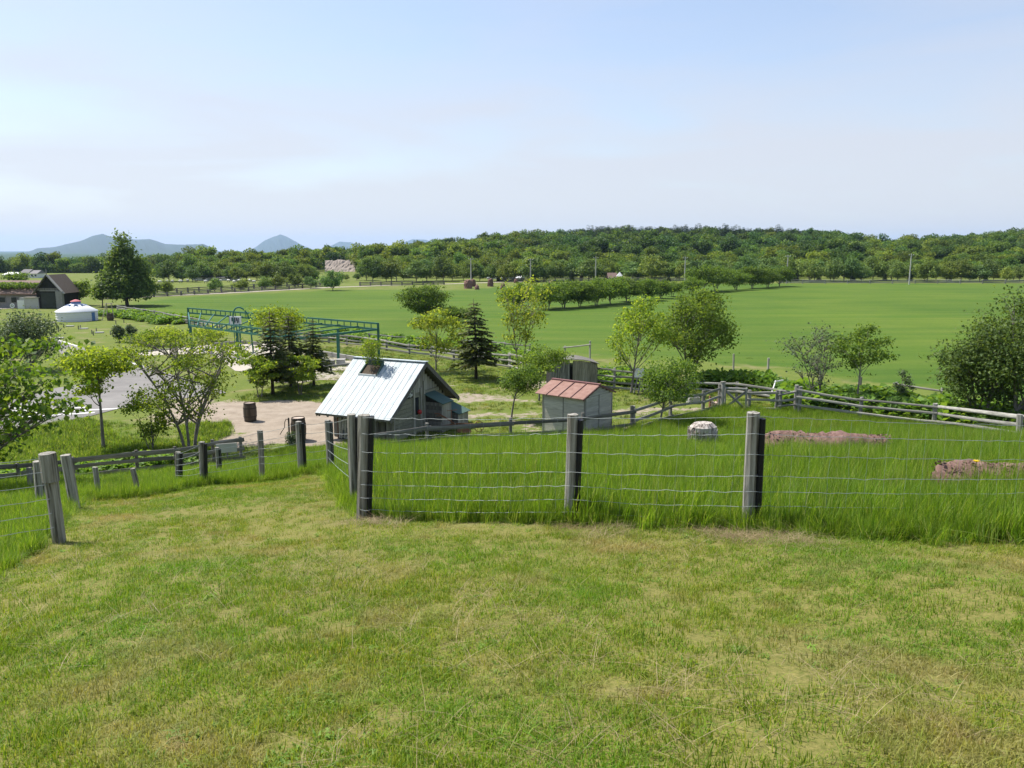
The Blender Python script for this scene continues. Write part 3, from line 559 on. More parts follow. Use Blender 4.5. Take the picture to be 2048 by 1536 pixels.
    tag(b.build('twig_lattice', M['whitepaint'], root), 'pale twig lattice over a dark opening', None, None, 'stuff')
    # front and rear walls, left wall
    MB().box((0, -yw+.05, zw/2), (xw-.08, .04, zw/2)).build('front_wall', M['darkin'], root)
    for i in range(9): MB().box((-1.3+i*.325, -yw, zw/2), (.14, .03, zw/2-.02)).build('front_board', M['plank_dark'], root)
    MB().box((0, yw-.05, zw/2), (xw-.08, .04, zw/2)).build('rear_wall', M['board'], root)
    MB().add(np.array([(-xw, -yw, 0), (-xw, yw, 0), (-xw, yw, zw), (-xw, 0, zr-.2), (-xw, -yw, zw)]), [(0, 4, 3, 2, 1)]).build('left_gable_wall', M['board'], root)
    # slatted store under the eave
    rk = link('slatted_store', MB().box((-.62, -2.42, .45), (.36, .015, .50)).mesh('slatted_store', M['darkin']), root)
    for i in range(9):
        MB().box((-.94+i*.08, -2.46, .48), (.018, .012, .44+rng.uniform(-.05, .03))).build('slat', M['shedboard'], rk)
    MB().box((-1.01, -2.45, .45), (.022, .03, .5)).build('upright', M['rustiron'], rk)
    for xx in (-.72, -.52): lathe([(.03, 0), (.032, .2), (.012, .27), (.012, .33)], 10).build('hanging_bottle', M['black'], rk, (xx, -2.5, .18))
    # annexes with teal roofs on the gable side
    for (xa, xb, ya, yb, ha, hb, nm) in ((1.48, 2.32, .32, 1.12, 1.62, 1.30, 'annex'), (1.48, 2.62, 1.2, 2.1, 1.12, .72, 'annex')):
        an = link(nm, MB().add(np.array([(xa, ya, 0), (xb-.04, ya+.03, 0), (xb-.04, yb-.03, 0), (xa, yb, 0), (xa, ya, ha-.03), (xb-.04, ya+.03, hb-.03), (xb-.04, yb-.03, hb-.03), (xa, yb, ha-.03)]), np.array([(0, 1, 5, 4), (1, 2, 6, 5), (2, 3, 7, 6), (4, 5, 6, 7)])).mesh(nm, M['darkin']), root)
        tag(an, 'lean-to store with teal sheet roof')
        for i in range(8):
            t0_, t1_ = i/8*hb, (i+1)/8*hb-.012; MB().box(((xa+xb)/2, ya+.005, (t0_+t1_)/2), ((xb-xa)/2-.02, .015, (t1_-t0_)/2)).build('board', M['plank_dark'], an)
        for i in range(5):
            yy = ya+(i+.5)*(yb-ya)/5; MB().box((xb, yy, hb/2-.02), (.015, (yb-ya)/10-.006, hb/2-.02)).build('board', M['boardv'], an)
        MB().bar((xa-.02, (ya+yb)/2, ha+.01), (xb+.1, (ya+yb)/2, hb-.01-.1*(ha-hb)/(xb-xa)), .03, (yb-ya)+.14).build('sheet_roof', M['teal'], an)
    # planter box through the roof
    ca_, sa_ = math.cos(ang), math.sin(ang)
    def onroof(xx, s, up=0.): return np.array([xx, -s*ca_-up*0, zr-s*sa_+up])
    pb = link('roof_planter', MB().add(np.array([onroof(box_x[0], box_s[0], .02), onroof(box_x[1], box_s[0], .02), onroof(box_x[1], box_s[1], .02), onroof(box_x[0], box_s[1], .02)]), np.array([(0, 3, 2, 1)])).mesh('roof_planter', M['soil']), root)
    zb = zr-box_s[0]*sa_+.12
    for (a, b_, nm, mt) in ((onroof(box_x[0], box_s[1], .05), onroof(box_x[1], box_s[1], .05), 'front_edge', 'whitepaint'), (onroof(box_x[0], box_s[0], .04), onroof(box_x[0], box_s[1], .04), 'side_edge', 'teal')): MB().bar(a, b_, .10, .05).build(nm, M[mt], pb)
    q0, q1 = onroof(box_x[1], box_s[0]), onroof(box_x[1], box_s[1]); q2 = q0+np.array([0, 0, .22]); q3 = q1+np.array([0, 0, .04]); ex = np.array([.05, 0, 0])
    MB().add(np.array([q0, q1, q3, q2, q0+ex, q1+ex, q3+ex, q2+ex]), np.array([(0, 1, 2, 3), (7, 6, 5, 4), (0, 4, 5, 1), (1, 5, 6, 2), (2, 6, 7, 3), (3, 7, 4, 0)])).build('side_panel', M['teal'], pb)
    MB().bar(onroof(box_x[0], box_s[0], .11), onroof(box_x[1], box_s[0], .11), .22, .04).build('back_edge', M['teal'], pb)
    return root, onroof((box_x[0]+box_x[1])/2, (box_s[0]+box_s[1])/2, .02)
cab, planter_local = cabin()
bpy.context.view_layer.update()
planter = np.array(cab.matrix_world@Vector(planter_local))
# ------------------------------------------------------------------ rust-roofed shed
def shed():
    FR, FL, BR = np.array([2.90, 31.7]), np.array([1.035, 33.2]), np.array([4.44, 33.4]); ctr = (FL+BR)/2
    rz = math.atan2(FR[1]-FL[1], FR[0]-FL[0]); root = empty('tool_shed', (ctr[0], ctr[1], float(hgt(*ctr))*.6), 'little grey board shed with rusty red sheet roof', 'shed', None, rz)
    hx, hy, ze, zr = 1.2, 1.15, 1.75, 2.17; wx0, wx1, wy = -1.0, 1.12, 1.03
    core = link('wall', MB().add(np.array([(wx0+.02, -wy+.02, 0), (wx1-.02, -wy+.02, 0), (wx1-.02, wy-.02, 0), (wx0+.02, wy-.02, 0), (wx0+.02, -wy+.02, ze-.02), (wx1-.02, -wy+.02, ze-.02), (wx1-.02, wy-.02, ze-.02), (wx0+.02, wy-.02, ze-.02), (wx0+.02, 0, zr-.04), (wx1-.02, 0, zr-.04)]), [(0, 1, 5, 4), (1, 2, 6, 9, 5), (2, 3, 7, 6), (3, 0, 4, 8, 7)]).mesh('wall', M['plank_dark']), root)
    n = 12; bh = 1.74/n
    mf = MB().box((0, 0, 0), ((wx1-wx0)/4-.004, .012, bh/2-.0015)).mesh('board', M['shedboard']); mg = MB().box((0, 0, 0), (.012, wy/2-.004, bh/2-.0015)).mesh('board', M['shedboard'])
    for i in range(n):
        zc = (i+.5)*bh
        for s in (0, 1):
            link('board', mf, core, (wx0+(wx1-wx0)*(.25+.5*s), -wy-.003+rng.uniform(-.004, .004), zc)); link('board', mg, core, (wx1+.003+rng.uniform(-.004, .004), -wy/2+wy*s, zc))
    for i in range(3):
        zc = 1.75+.055+i*.11; hw = (1-(zc+.05-ze)/(zr-ze))*wy
        if hw > .08: MB().box((wx1+.003, 0, zc), (.012, hw, .052)).build('board', M['shedboard'], core)
    for xx in (wx0+.01, (wx0+wx1)/2, wx1-.01): MB().box((xx, -wy-.02, .87), (.022, .012, .86)).build('batten', M['rail'], core)
    for yy in (-wy+.02, 0, wy-.02): MB().box((wx1+.025, yy, .9), (.012, .022, .88)).build('batten', M['rail'], core)
    rf = link('roof', MB().bar((-hx-.08, 0, zr+.035), (hx-.0, 0, zr+.035), .04, .16).mesh('roof', M['rustdark']), root)
    for side in (-1, 1):
        for i in range(4):
            xa = -hx-.06+i*(2*hx+.04)/4; xb = xa+(2*hx+.04)/4-.015
            v = [(xa, 0, zr+.02), (xb, 0, zr+.02), (xb, side*(hy+.1), ze+.0), (xa, side*(hy+.1), ze+.0)]; v2 = [(a, b, c-.03) for a, b, c in v]
            MB().add(np.array(v+v2), np.array([(0, 1, 2, 3), (7, 6, 5, 4), (0, 4, 5, 1), (1, 5, 6, 2), (2, 6, 7, 3), (3, 7, 4, 0)])).build('roof_sheet', M['rust'], rf)
        for i in range(1, 4):
            xa = -hx-.06+i*(2*hx+.04)/4-.008; MB().bar((xa, side*.02, zr+.033), (xa, side*(hy+.1), ze+.013), .03, .03).build('seam', M['rustdark'], rf)
        MB().bar((hx-.02, 0, zr-.03), (hx-.02, side*(hy+.1), ze-.045), .07, .025).build('barge_board', M['rustdark'], rf)
    return root
shed()
# old board shed
def old_shed():
    A, B_ = G(1097, 782), G(1190, 780); ctr = (A+B_)/2+np.array([0, .9, 0]); Wd = np.linalg.norm(B_-A); rz = math.atan2(B_[1]-A[1], B_[0]-A[0])
    root = empty('board_shed', (ctr[0], ctr[1], float(hgt(*ctr[:2]))), 'old weathered board shed with gap in its dark planks', 'shed', None, rz); hx, hy = Wd/2, .85
    H = lambda x: 1.72-.10*max(0, (x-.2*hx)/hx)**1.5*3.2
    core = link('wall', MB().box((-hx*.0, .1, .65), (hx-.06, hy-.1, .65)).mesh('wall', M['darkin']), root)
    nb = 19; bw = 2*hx/nb
    for i in range(nb):
        xx = -hx+(i+.5)*bw
        if i in (8, ): continue
        hh = H(xx)-.05
        MB().box((xx, -hy+rng.uniform(-.015, .015)+(.12 if i < 8 else 0), hh/2), (bw/2-.006-rng.uniform(0, .012)*(i < 8), .015, hh/2)).build('board', M['oldboard' if i < 8 else 'oldboard2'], core)
    for i in range(9):
        yy = -hy+(i+.5)*2*hy/9; MB().box((hx, yy, H(hx)/2-.02), (.015, hy/9-.005, H(hx)/2-.02)).build('board', M['oldboard2'], core)
    b = MB(); xs_ = np.linspace(-hx-.1, hx+.12, 10); v = []
    for xx in xs_: v += [(xx, -hy-.15, H(xx)), (xx, hy+.1, H(xx)), (xx, hy+.1, H(xx)+.035), (xx, -hy-.15, H(xx)+.035)]
    f = []
    for i in range(9):
        for k in range(4): f.append((4*i+k, 4*i+(k+1) % 4, 4*i+4+(k+1) % 4, 4*i+4+k))
    b.add(np.array(v), np.array(f)); b.f.append(np.array([[3, 2, 1, 0]])); b.f.append(np.array([[36, 37, 38, 39]])); b.build('roof', M['plank_dark'], root)
old_shed()
# ------------------------------------------------------------------ yard things
def barrel(g, R0, H, label, rz=0, cat='barrel'):
    root = empty('barrel', g, label, cat, 'wooden barrels', rz); n = 18; zz = np.linspace(0, H, 9); rr = R0*(.84+.16*np.sin(zz/H*math.pi))
    b = MB(); a = 2*math.pi/n; v = []
    for z, r in zip(zz, rr):
        for t in (-a/2+.012, a/2-.012): v.append((r*math.cos(t), r*math.sin(t), z))
    b.add(np.array(v), np.array([(2*i, 2*i+1, 2*i+3, 2*i+2) for i in range(8)])); me = b.mesh('stave', M['oak'], True)
    lathe(np.c_[rr-.012, zz], 24).build('barrel_core', M['iron'], root)
    for i in range(n): link('stave', me, root, rot=(0, 0, i*a))
    for f in (.06, .28, .72, .94):
        z = f*H; r = R0*(.84+.16*math.sin(f*math.pi))+.004; lathe([(r, z-.022), (r+.006, z-.02), (r+.006, z+.02), (r, z+.022)], 24).build('hoop', M['iron'], root)
    lathe([(0, H-.03), (rr[-1]-.01, H-.03)], 24).build('lid', M['oaktop'], root); return root
barrel(G(501, 842), .30, .86, 'upright dark oak barrel alone on the dirt yard')
b2 = barrel(G(598, 880), .31, .95, 'dark barrel with a hand pump beside the cabin eave')
g = np.array(b2.location); root = empty('hand_pump', g+[-.36, -.1, 0], 'curved iron hand pump handle hanging off the barrel near the cabin', 'pump'); b = MB()
b.tube(np.array([(.0, 0, .0), (.0, 0, .95)]), .035, 8).build('pump_body', M['iron'], root)
MB().tube(np.array([(.0, 0, .88), (-.10, 0, .9), (-.16, 0, .78), (-.18, 0, .55), (-.3, 0, .38), (-.38, 0, .25)]), .016, 6).build('pump_handle', M['iron'], root); MB().tube(np.array([(0, 0, .7), (.02, -.12, .69), (.02, -.16, .6)]), .02, 6).build('spout', M['iron'], root)
barrel(G(221, 641), .36, .8, 'small dark barrel standing under the pole frame beside the yurt')
def leafball(N_, R3, size, seed, squash=1.):
    rs = np.random.default_rng(seed); d = rs.standard_normal((N_, 3)); d /= np.linalg.norm(d, axis=1)[:, None]; r = rs.random(N_)**.45
    return d*np.array(R3)*r[:, None], d, rs
def leaves(Ctr, Nrm, size, rs, upb=.5, ws=.5, fold=.18):
    """leaf quads: centres, outward hints"""
    n = len(Ctr); nr = Nrm*.6+rs.standard_normal((n, 3))*.65+np.array([0, 0, upb]); nr /= np.linalg.norm(nr, axis=1)[:, None]+1e-9
    a = rs.standard_normal((n, 3)); a[:, 2] -= .35; a -= nr*(a*nr).sum(1)[:, None]; a /= np.linalg.norm(a, axis=1)[:, None]+1e-9; b = np.cross(nr, a)
    s = (size*rs.uniform(.6, 1.3, n))[:, None]; base = Ctr-a*s*.5; tip = Ctr+a*s*.5-nr*s*fold
    l = Ctr+b*s*ws*.5+nr*s*.04-a*s*.05; r = Ctr-b*s*ws*.5+nr*s*.04-a*s*.05
    v = np.stack([base, r, tip, l], 1).reshape(-1, 3); return v, np.arange(4*n).reshape(n, 4)
root = empty('herb_pot', G(585, 897), 'heap of bluish potted herbs in front of the pump barrel', 'pot plant'); lathe([(.12, 0), (.17, .24), (.19, .25), (.17, .22), (0, .22)], 16).build('pot', M['stone'], root)
c_, d_, rs_ = leafball(500, (.3, .28, .28), .1, 3); v, f = leaves(c_+[0, 0, .42], d_, .09, rs_); MB().add(v, f).build('foliage', M['greygreen'], root)
# plough
g = G(925, 866); root = empty('old_plough', g, 'rusty old farm plough parked beside the cabin annex', 'plough', None, .25)
MB().tube(np.array([(-.9, 0, .34), (-.2, 0, .42), (.5, 0, .36), (.75, 0, .22)]), .035, 6).build('beam', M['rustiron'], root)
for sy in (-.17, .17): MB().tube(np.array([(-.3, sy*.3, .40), (-.75, sy, .72), (-1.0, sy*1.4, .86), (-1.15, sy*1.5, .84)]), .02, 6).build('handle', M['rustiron'], root)
MB().add(np.array([(.0, -.02, .38), (.42, -.04, .05), (.08, -.26, .04), (-.28, -.24, .12), (-.2, -.1, .36), (0, .02, .38), (.42, .0, .05), (.08, -.2, .03), (-.26, -.2, .10), (-.2, -.06, .34)]), [(0, 1, 2, 3, 4), (9, 8, 7, 6, 5), (0, 5, 6, 1), (1, 6, 7, 2), (2, 7, 8, 3), (3, 8, 9, 4), (4, 9, 5, 0)]).build('share', M['rustiron'], root)
for (wx, wr) in ((.75, .22), (-.1, .16)):
    b = MB(); a = np.linspace(0, 2*math.pi, 19); b.tube(np.c_[np.cos(a)*wr+wx, np.full(19, .12), np.sin(a)*wr+wr], .016, 5, False)
    for k in range(3): b.tube(np.array([(wx-math.cos(k*1.047)*wr, .12, wr-math.sin(k*1.047)*wr), (wx+math.cos(k*1.047)*wr, .12, wr+math.sin(k*1.047)*wr)]), .009, 4)
    b.build('wheel', M['rustiron'], root)
MB().tube(np.array([(-.45, .1, .4), (-.45, .1, 1.0)]), .014, 5).tube(np.array([(-.65, .1, .98), (-.22, .1, 1.0)]), .014, 5).build('lever', M['rustiron'], root)
g = G(1187, 779); root = empty('post_on_slab', g, 'round weathered post on a pale disc slab behind the rust-roofed shed', 'post'); beam('shaft', g, g+[0, 0, 1.05], .19, .19, M['post'], root, .03); lathe([(0, .0), (.32, 0), (.33, .05), (.31, .1), (0, .1)], 20).build('slab', M['concrete'], root, smooth=False)
g = G(1277, 786); root = empty('notice_board', g, 'white square notice board on a post by the rail fence', 'sign'); beam('post', g, g+[.12, 0, 1.2], .08, .08, M['rail'], root); beam('prop', g+[-.28, -.15, 0], g+[-.05, 0, .95], .07, .07, M['rail'], root); MB().box((-.02, -.06, 1.12), (.29, .015, .25), rz=-.2).build('board', M['signwhite'], root)
g = G(1386, 806); root = empty('concrete_block', g, 'pale concrete block by the round leafy tree near the gate', 'block'); MB().box((0, 0, .16), (.28, .22, .16), rz=.2).build('body', M['concrete'], root); MB().box((0, 0, .335), (.24, .18, .012), rz=.2).build('top_course', M['stone'], root)
g = G(1427, 816); root = empty('log_rack', g, 'small dark firewood rack with pale log ends beside the gate', 'rack')
for sx in (-.2, .2): MB().box((sx, 0, .3), (.02, .12, .3)).build('side', M['rustiron'], root)
for i in range(7): MB().tube(np.array([(-.13+(i % 3)*.13, -.16, .1+(i//3)*.15), (-.13+(i % 3)*.13, .14, .1+(i//3)*.15)]), .06, 8).build('log', M['oaktop'], root)
g = G(1546, 806); root = empty('leaning_board', g, 'short white board leaning on the fence past the gate', 'board'); beam('plank', g+[-.12, 0, .45], g+[.08, 0, 1.15], .05, .14, M['whitepaint'], root); beam('cross_piece', g+[0, -.02, 1.1], g+[.45, -.02, 1.18], .04, .07, M['whitepaint'], root)
# bark logs in the tall grass
def log_mound(px, py, ln, r, label, rz, mat, seed, name='fallen_log', lift=.25):
    g = G(px, py); root = empty(name, g, label, 'log', None, rz); rs = np.random.default_rng(seed); n = 26; k = 18; x = np.linspace(-ln/2, ln/2, n); a = np.arange(k)*2*math.pi/k
    rr = r*(1-.35*np.abs(x/(ln/2))**5)[:, None]*(1+.16*rs.standard_normal((n, k))*.5+.10*np.sin(a*3+x[:, None]*2.2)+.08*np.sin(x*5)[:, None])
    v = np.stack([np.repeat(x[:, None], k, 1), rr*np.cos(a), rr*np.sin(a)+lift+r*.55], -1).reshape(-1, 3); i = np.arange(n-1)[:, None]*k; j = np.arange(k)[None]; j2 = (j+1) % k
    b = MB(); b.add(v, np.stack([i+j, i+j2, i+k+j2, i+k+j], -1).reshape(-1, 4)); b.f.append(np.arange(k)[::-1].reshape(1, -1)); b.f.append(np.arange(k).reshape(1, -1)+(n-1)*k); tr = b.build('trunk', mat, root, smooth=True)
    N_ = int(420*ln); xx = rs.uniform(-ln/2, ln/2, N_); aa = rs.uniform(-.3, math.pi+.3, N_); c = np.stack([xx, r*1.0*np.cos(aa), r*np.sin(aa)+lift+r*.55], -1); nn = np.stack([xx*0, np.cos(aa), np.sin(aa)], -1)
    v, f = leaves(c*[1, .97, 1]-[0, 0, .01], nn*2.5, .055, rs, 0., .5, .05); tag(MB().add(v, f).build('bark_flakes', mat, tr), None, None, None, 'stuff')
log_mound(1648, 925, 2.6, .40, 'long reddish-bark fallen log lying in the tall grass', -.13, M['barkred'], 2, lift=.03)
log_mound(2050, 992, 2.2, .26, 'second reddish-bark log at the right edge deep in the grass', -.12, M['barkred'], 6, lift=.03)
def stump():
    g = G(1404, 912); root = empty('tree_stump', g, 'pale shaggy-barked stump standing in the tall grass', 'stump'); rs = np.random.default_rng(8); b = MB(); n, k = 10, 22; a = np.arange(k)*2*math.pi/k; z = np.linspace(0, .88, n)
    rr = (.36-.03*np.sin(z*4))[:, None]*(1+.05*rs.standard_normal((n, k)))*np.interp(z, [0, .55, .75, .83, .88], [1.06, 1.02, .98, .9, .62])[:, None]; v = np.stack([rr*np.cos(a), rr*np.sin(a)*.8, np.repeat(z[:, None], k, 1)], -1).reshape(-1, 3)
    i = np.arange(n-1)[:, None]*k; j = np.arange(k)[None]; j2 = (j+1) % k; b.add(v, np.stack([i+j, i+j2, i+k+j2, i+k+j], -1).reshape(-1, 4)); b.f.append(np.arange(k).reshape(1, -1)+(n-1)*k); tr = b.build('trunk', M['barkpale'], root)
    b = MB()
    for i in range(150):
        t = rs.uniform(0, 6.28); z0 = rs.uniform(.05, .56); r = .366; p = np.array([r*math.cos(t), r*.8*math.sin(t), z0]); b.tube(np.array([p, p*[1.05, 1.05, 1]+[0, 0, rs.uniform(.12, .24)]]), .014, 4)
    tag(b.build('bark_strips', M['barkpale'], tr), None, None, None, 'stuff')
stump()
g = G(1943, 1000); root = empty('dandelion', g, 'single yellow dandelion in the tall grass at right', 'flower'); MB().tube(np.array([(0, 0, 0), (.01, 0, .25), (0, -.02, .52)]), .005, 4).build('stem', M['tall'], root); b = MB()
for i in range(22):
    a = i*2.4; r = .012+.024*(i/22); b.bar((math.cos(a)*.006, math.sin(a)*.006-.02, .52), (math.cos(a)*r*1.3, math.sin(a)*r*1.3-.02, .54), .012, .004)
b.build('petals', M['yellow'], root)
# ------------------------------------------------------------------ green frame, lamp sign, play area
def green_frame():
    A, B_, C_, D_ = np.array([-29.8, 73.4, 0]), np.array([-9.75, 57.9, 0]), np.array([-14.3, 51.5, 0]), np.array([-24.6, 60.8, 0])
    root = empty('green_frame', B_, 'long green steel frame on posts over the sand play area', 'frame'); L0 = np.array(root.location); mt = M['greenpaint']
    def br(nm, p, q, wd, t): MB().bar(np.array(p)-L0, np.array(q)-L0, wd, t).build(nm, mt, root)
    zt, zb = 2.42, 2.0; up = lambda p, z: np.array([p[0], p[1], z])
    for p in (A, B_, C_, D_, (B_+C_*1.)/2*1.0, (A+B_)/2, (C_+D_)/2): br('post', up(p, -.1), up(p, zb), .16, .16)
    G678 = G(678, 713); br('post', up(G678, -.1), up(G678, zb), .16, .16)
    br('post', up(B_, zb), up(B_, zt+.05), .15, .15); br('post', up(A, zb), up(A, zt+.05), .15, .15)
    br('top_beam', up(A, zt), up(B_, zt), .12, .10)
    for p, q in ((A, B_), (B_, C_), (C_, D_), (D_, A)): br('lower_beam', up(p, zb), up(q, zb), .14, .10)
    for i in range(1, 34): p = A+(B_-A)*i/34; br('picket', up(p, zb), up(p, zt), .06, .06)
    for i in range(1, 12): p = A+(B_-A)*i/12; q = D_+(C_-D_)*i/12; br('cross_beam', up(p, zb+.09), up(q, zb+.09), .09, .07)
    D2 = D_; br('near_top_beam', up(D_, zt), up(C_, zt), .1, .08)
    for i in range(0, 20): p = D_+(C_-D_)*i/20; br('picket', up(p, zb), up(p, zt), .06, .06)
green_frame()
a = np.linspace(0, math.pi, 16); p0 = at(465, 650, 60.); p1 = at(503, 650, 60.); mid = (p0+p1)/2
pts = np.array([mid+np.array([-math.cos(t)*.62-.18*math.sin(t), 0, 0])+[0, 0, 0] for t in a]); pts[:, 2] = [2.2+1.25*math.sin(t)**.8 for t in a]
g = np.array([mid[0], 60., 0]); root = empty('pipe_arch', g, 'curved green pipe arch rising above the green frame', 'arch'); q = np.concatenate([[pts[0]*[1, 1, 0]], pts, [pts[-1]*[1, 1, 0]+[.12, 0, 0]]]); MB().tube(q-g, .06, 8).build('pipe', M['greenpaint'], root)
MB().box((-.62, 0, .03), (.14, .14, .03)).build('foot', M['concrete'], root); MB().box((.74, 0, .03), (.14, .14, .03)).build('foot', M['concrete'], root)
g = G(482, 704); root = empty('lamp_sign', g, 'green post carrying a white lettered sign box before the firs', 'sign'); MB().tube(np.array([(0, 0, 0), (0, 0, 2.15)]), .065, 8).build('pole', M['greenpaint'], root); bx = link('sign_box', MB().box((-.28, 0, 2.42), (.42, .07, .30), rz=.1).mesh('sign_box', M['signwhite']), root)
MB().box((-.28, 0, 2.09), (.44, .09, .03), rz=.1).build('bracket', M['greenpaint'], root); MB().box((-.72, -.01, 2.42), (.03, .09, .31), rz=.1).build('blue_edge', M['blue'], root)
for (xx, zz, w_, h_) in ((-.5, 2.5, .05, .14), (-.42, 2.36, .04, .16), (-.30, 2.46, .045, .2), (-.16, 2.5, .05, .12), (-.12, 2.36, .035, .14), (-.02, 2.44, .03, .18)): MB().box((xx, -.085+(xx+.28)*.1, zz), (w_, .006, h_)).build('character', M['ink'], bx)
def kerb(px, hh, label):
    p = [G(*q) for q in px]; root = empty('kerb_wall', p[0], label, 'kerb'); L0 = np.array(root.location)
    for a, b in zip(p[:-1], p[1:]): MB().bar(a-L0+[0, 0, hh/2], b-L0+[0, 0, hh/2], hh, .2).build('kerb_stone', M['stone'], root)
kerb([(425, 693), (455, 690), (492, 688), (520, 691)], .28, 'low dark kerb left of the firs at the sand edge'); kerb([(640, 710), (672, 716), (708, 722)], .35, 'low dark kerb right of the firs under the green frame'); kerb([(270, 706), (345, 699)], .1, 'thin kerb beside the sand path left of the maple')
g0_, g1_ = G(585, 752), G(700, 741); root = empty('log_rail', g0_, 'low log rail behind the firs', 'rail'); beam('log', g0_+[0, 0, .42], g1_+[0, 0, .42], .12, .12, M['rail'], root)
for u in (0, .33, .66, 1): p = g0_+(g1_-g0_)*u; beam('post', p-[0, 0, .1], p+[0, 0, .4], .12, .12, M['plank_dark'], root)
for (px, py, mt, lab) in ((630, 737, 'stone', 'grey box bench with a dark slot, left of the pair behind the firs'), (661, 734, 'stone', 'grey box bench with a dark slot, right of the pair behind the firs'), (682, 732, 'concrete', 'pale box by the cabin ridge'), (643, 735, 'concrete', 'pale box between the two slotted grey boxes')):
    g = G(px, py); root = empty('box_bench', g, lab, 'bench'); MB().box((0, 0, .22), (.26, .2, .22)).build('body', M[mt], root); MB().box((0, 0, .455), (.29, .23, .02)).build('top', M[mt], root)
    if mt == 'stone': MB().box((.02, -.202, .22), (.16, .006, .05)).build('slot', M['black'], root)
# ------------------------------------------------------------------ yurt, pole frame, barn
def yurt():
    g = G(155, 641); root = empty('yurt', g, 'round white yurt with blue ornaments and pink crown', 'yurt'); root.scale = (.87, .87, .92); r = 2.35; zw = 1.18
    wl = link('wall', lathe([(r, 0), (r+.02, zw*.5), (r, zw)], 40).mesh('wall', M['white'], True), root)
    for z in (.28, .55, .82, 1.08): lathe([(r+.012, z-.02), (r+.045, z-.015), (r+.045, z+.015), (r+.012, z+.02)], 40).build('rope_band', M['whitepaint'], wl)
    rf = link('roof', lathe([(r+.1, zw-.08), (r+.06, zw+.02), (r*.62, zw+.52), (.55, zw+.88), (.5, zw+.9)], 40).mesh('roof', M['white'], True), root)
    lathe([(.56, zw+.86), (.56, zw+1.1), (.5, zw+1.1)], 24).build('crown_ring', M['blue'], root); lathe([(.66, zw+1.08), (.62, zw+1.14), (.2, zw+1.32), (0, zw+1.36)], 24).build('crown_cap', M['pink'], root)
    for i in range(8):
        a = i*math.pi/4+.45; b = MB(); 
        for (s, dr) in ((0, .0), (.16, .12), (-.16, .12), (.1, -.12), (-.1, -.12)):
            rr = 1.05+dr; c = np.array([rr*math.cos(a+s), rr*math.sin(a+s), zw+.9-(rr-.55)*.40+.02]); b.box(c, (.1, .1, .012), rz=a)
        b.build('blue_ornament', M['blue'], rf)
    a = -.2; MB().box((math.cos(a)*(r+.0), math.sin(a)*(r+.0), .52), (.05, .26, .5), rz=a).build('door', M['blue'], root)
yurt()
g = G(214, 641); root = empty('pole_frame', g, 'pale leaning pole frame right of the yurt', 'frame')
for (a, b) in (((-.55, 0, 0), (.05, .1, 1.95)), ((.75, .1, .2), (.55, .1, 1.95)), ((-.2, .6, 0), (.05, .1, 1.9)), ((-.15, .1, 1.86), (.75, .1, 1.9))): MB().tube(np.array([a, b]), .05, 6).build('pole', M['palestraw'], root)
def barn():
    g = G(101, 617); root = empty('barn', g, 'dark steep-gabled barn behind the yurt with a stone side', 'barn'); wd = 3.4; hh = 4.35
    MB().add(np.array([(-wd/2, 0, 0), (wd/2, 0, 0), (wd/2, 0, 2.3), (0, 0, hh), (-wd/2, 0, 2.3), (-wd/2, 4, 0), (wd/2, 4, 0), (wd/2, 4, 2.3), (0, 4, hh), (-wd/2, 4, 2.3)]), [(0, 1, 2, 3, 4), (1, 6, 7, 2), (5, 0, 4, 9), (6, 5, 9, 8, 7)]).build('wall', M['darkin'], root)
    for s in (-1, 1):
        MB().bar((0, -.12, hh+.1), (s*(wd/2+.35), -.12, 1.95), .1, .55).build('gable_board', M['rail' if s > 0 else 'plank_dark'], root)
        MB().add(np.array([(0, -.3, hh+.12), (s*(wd/2+.3), -.3, 2.0), (s*(wd/2+.3), 4.3, 2.0), (0, 4.3, hh+.12)]), np.array([(0, 1, 2, 3)])).build('roof', M['oak'], root)
    MB().box((wd/2-.2, -.2, 1.15), (.42, .25, 1.15)).build('stone_pier', M['stone'], root); MB().box((-.15, -.02, 1.05), (.95, .03, 1.05)).build('doorway', M['glass'], root)
    MB().bar((-1.2, -.08, 2.35), (1.3, -.08, 2.35), .09, .08).build('tie_beam', M['rail'], root)
    for i in range(9): MB().box((-1.36+i*.34, -.045, 2.55+.0), (.15, .015, .16)).build('board', M['plank_dark'], root)
    MB().tube(np.array([(0, -.2, hh), (0, -.2, hh+.9)]), .06, 6).build('finial', M['stone'], root)
barn()
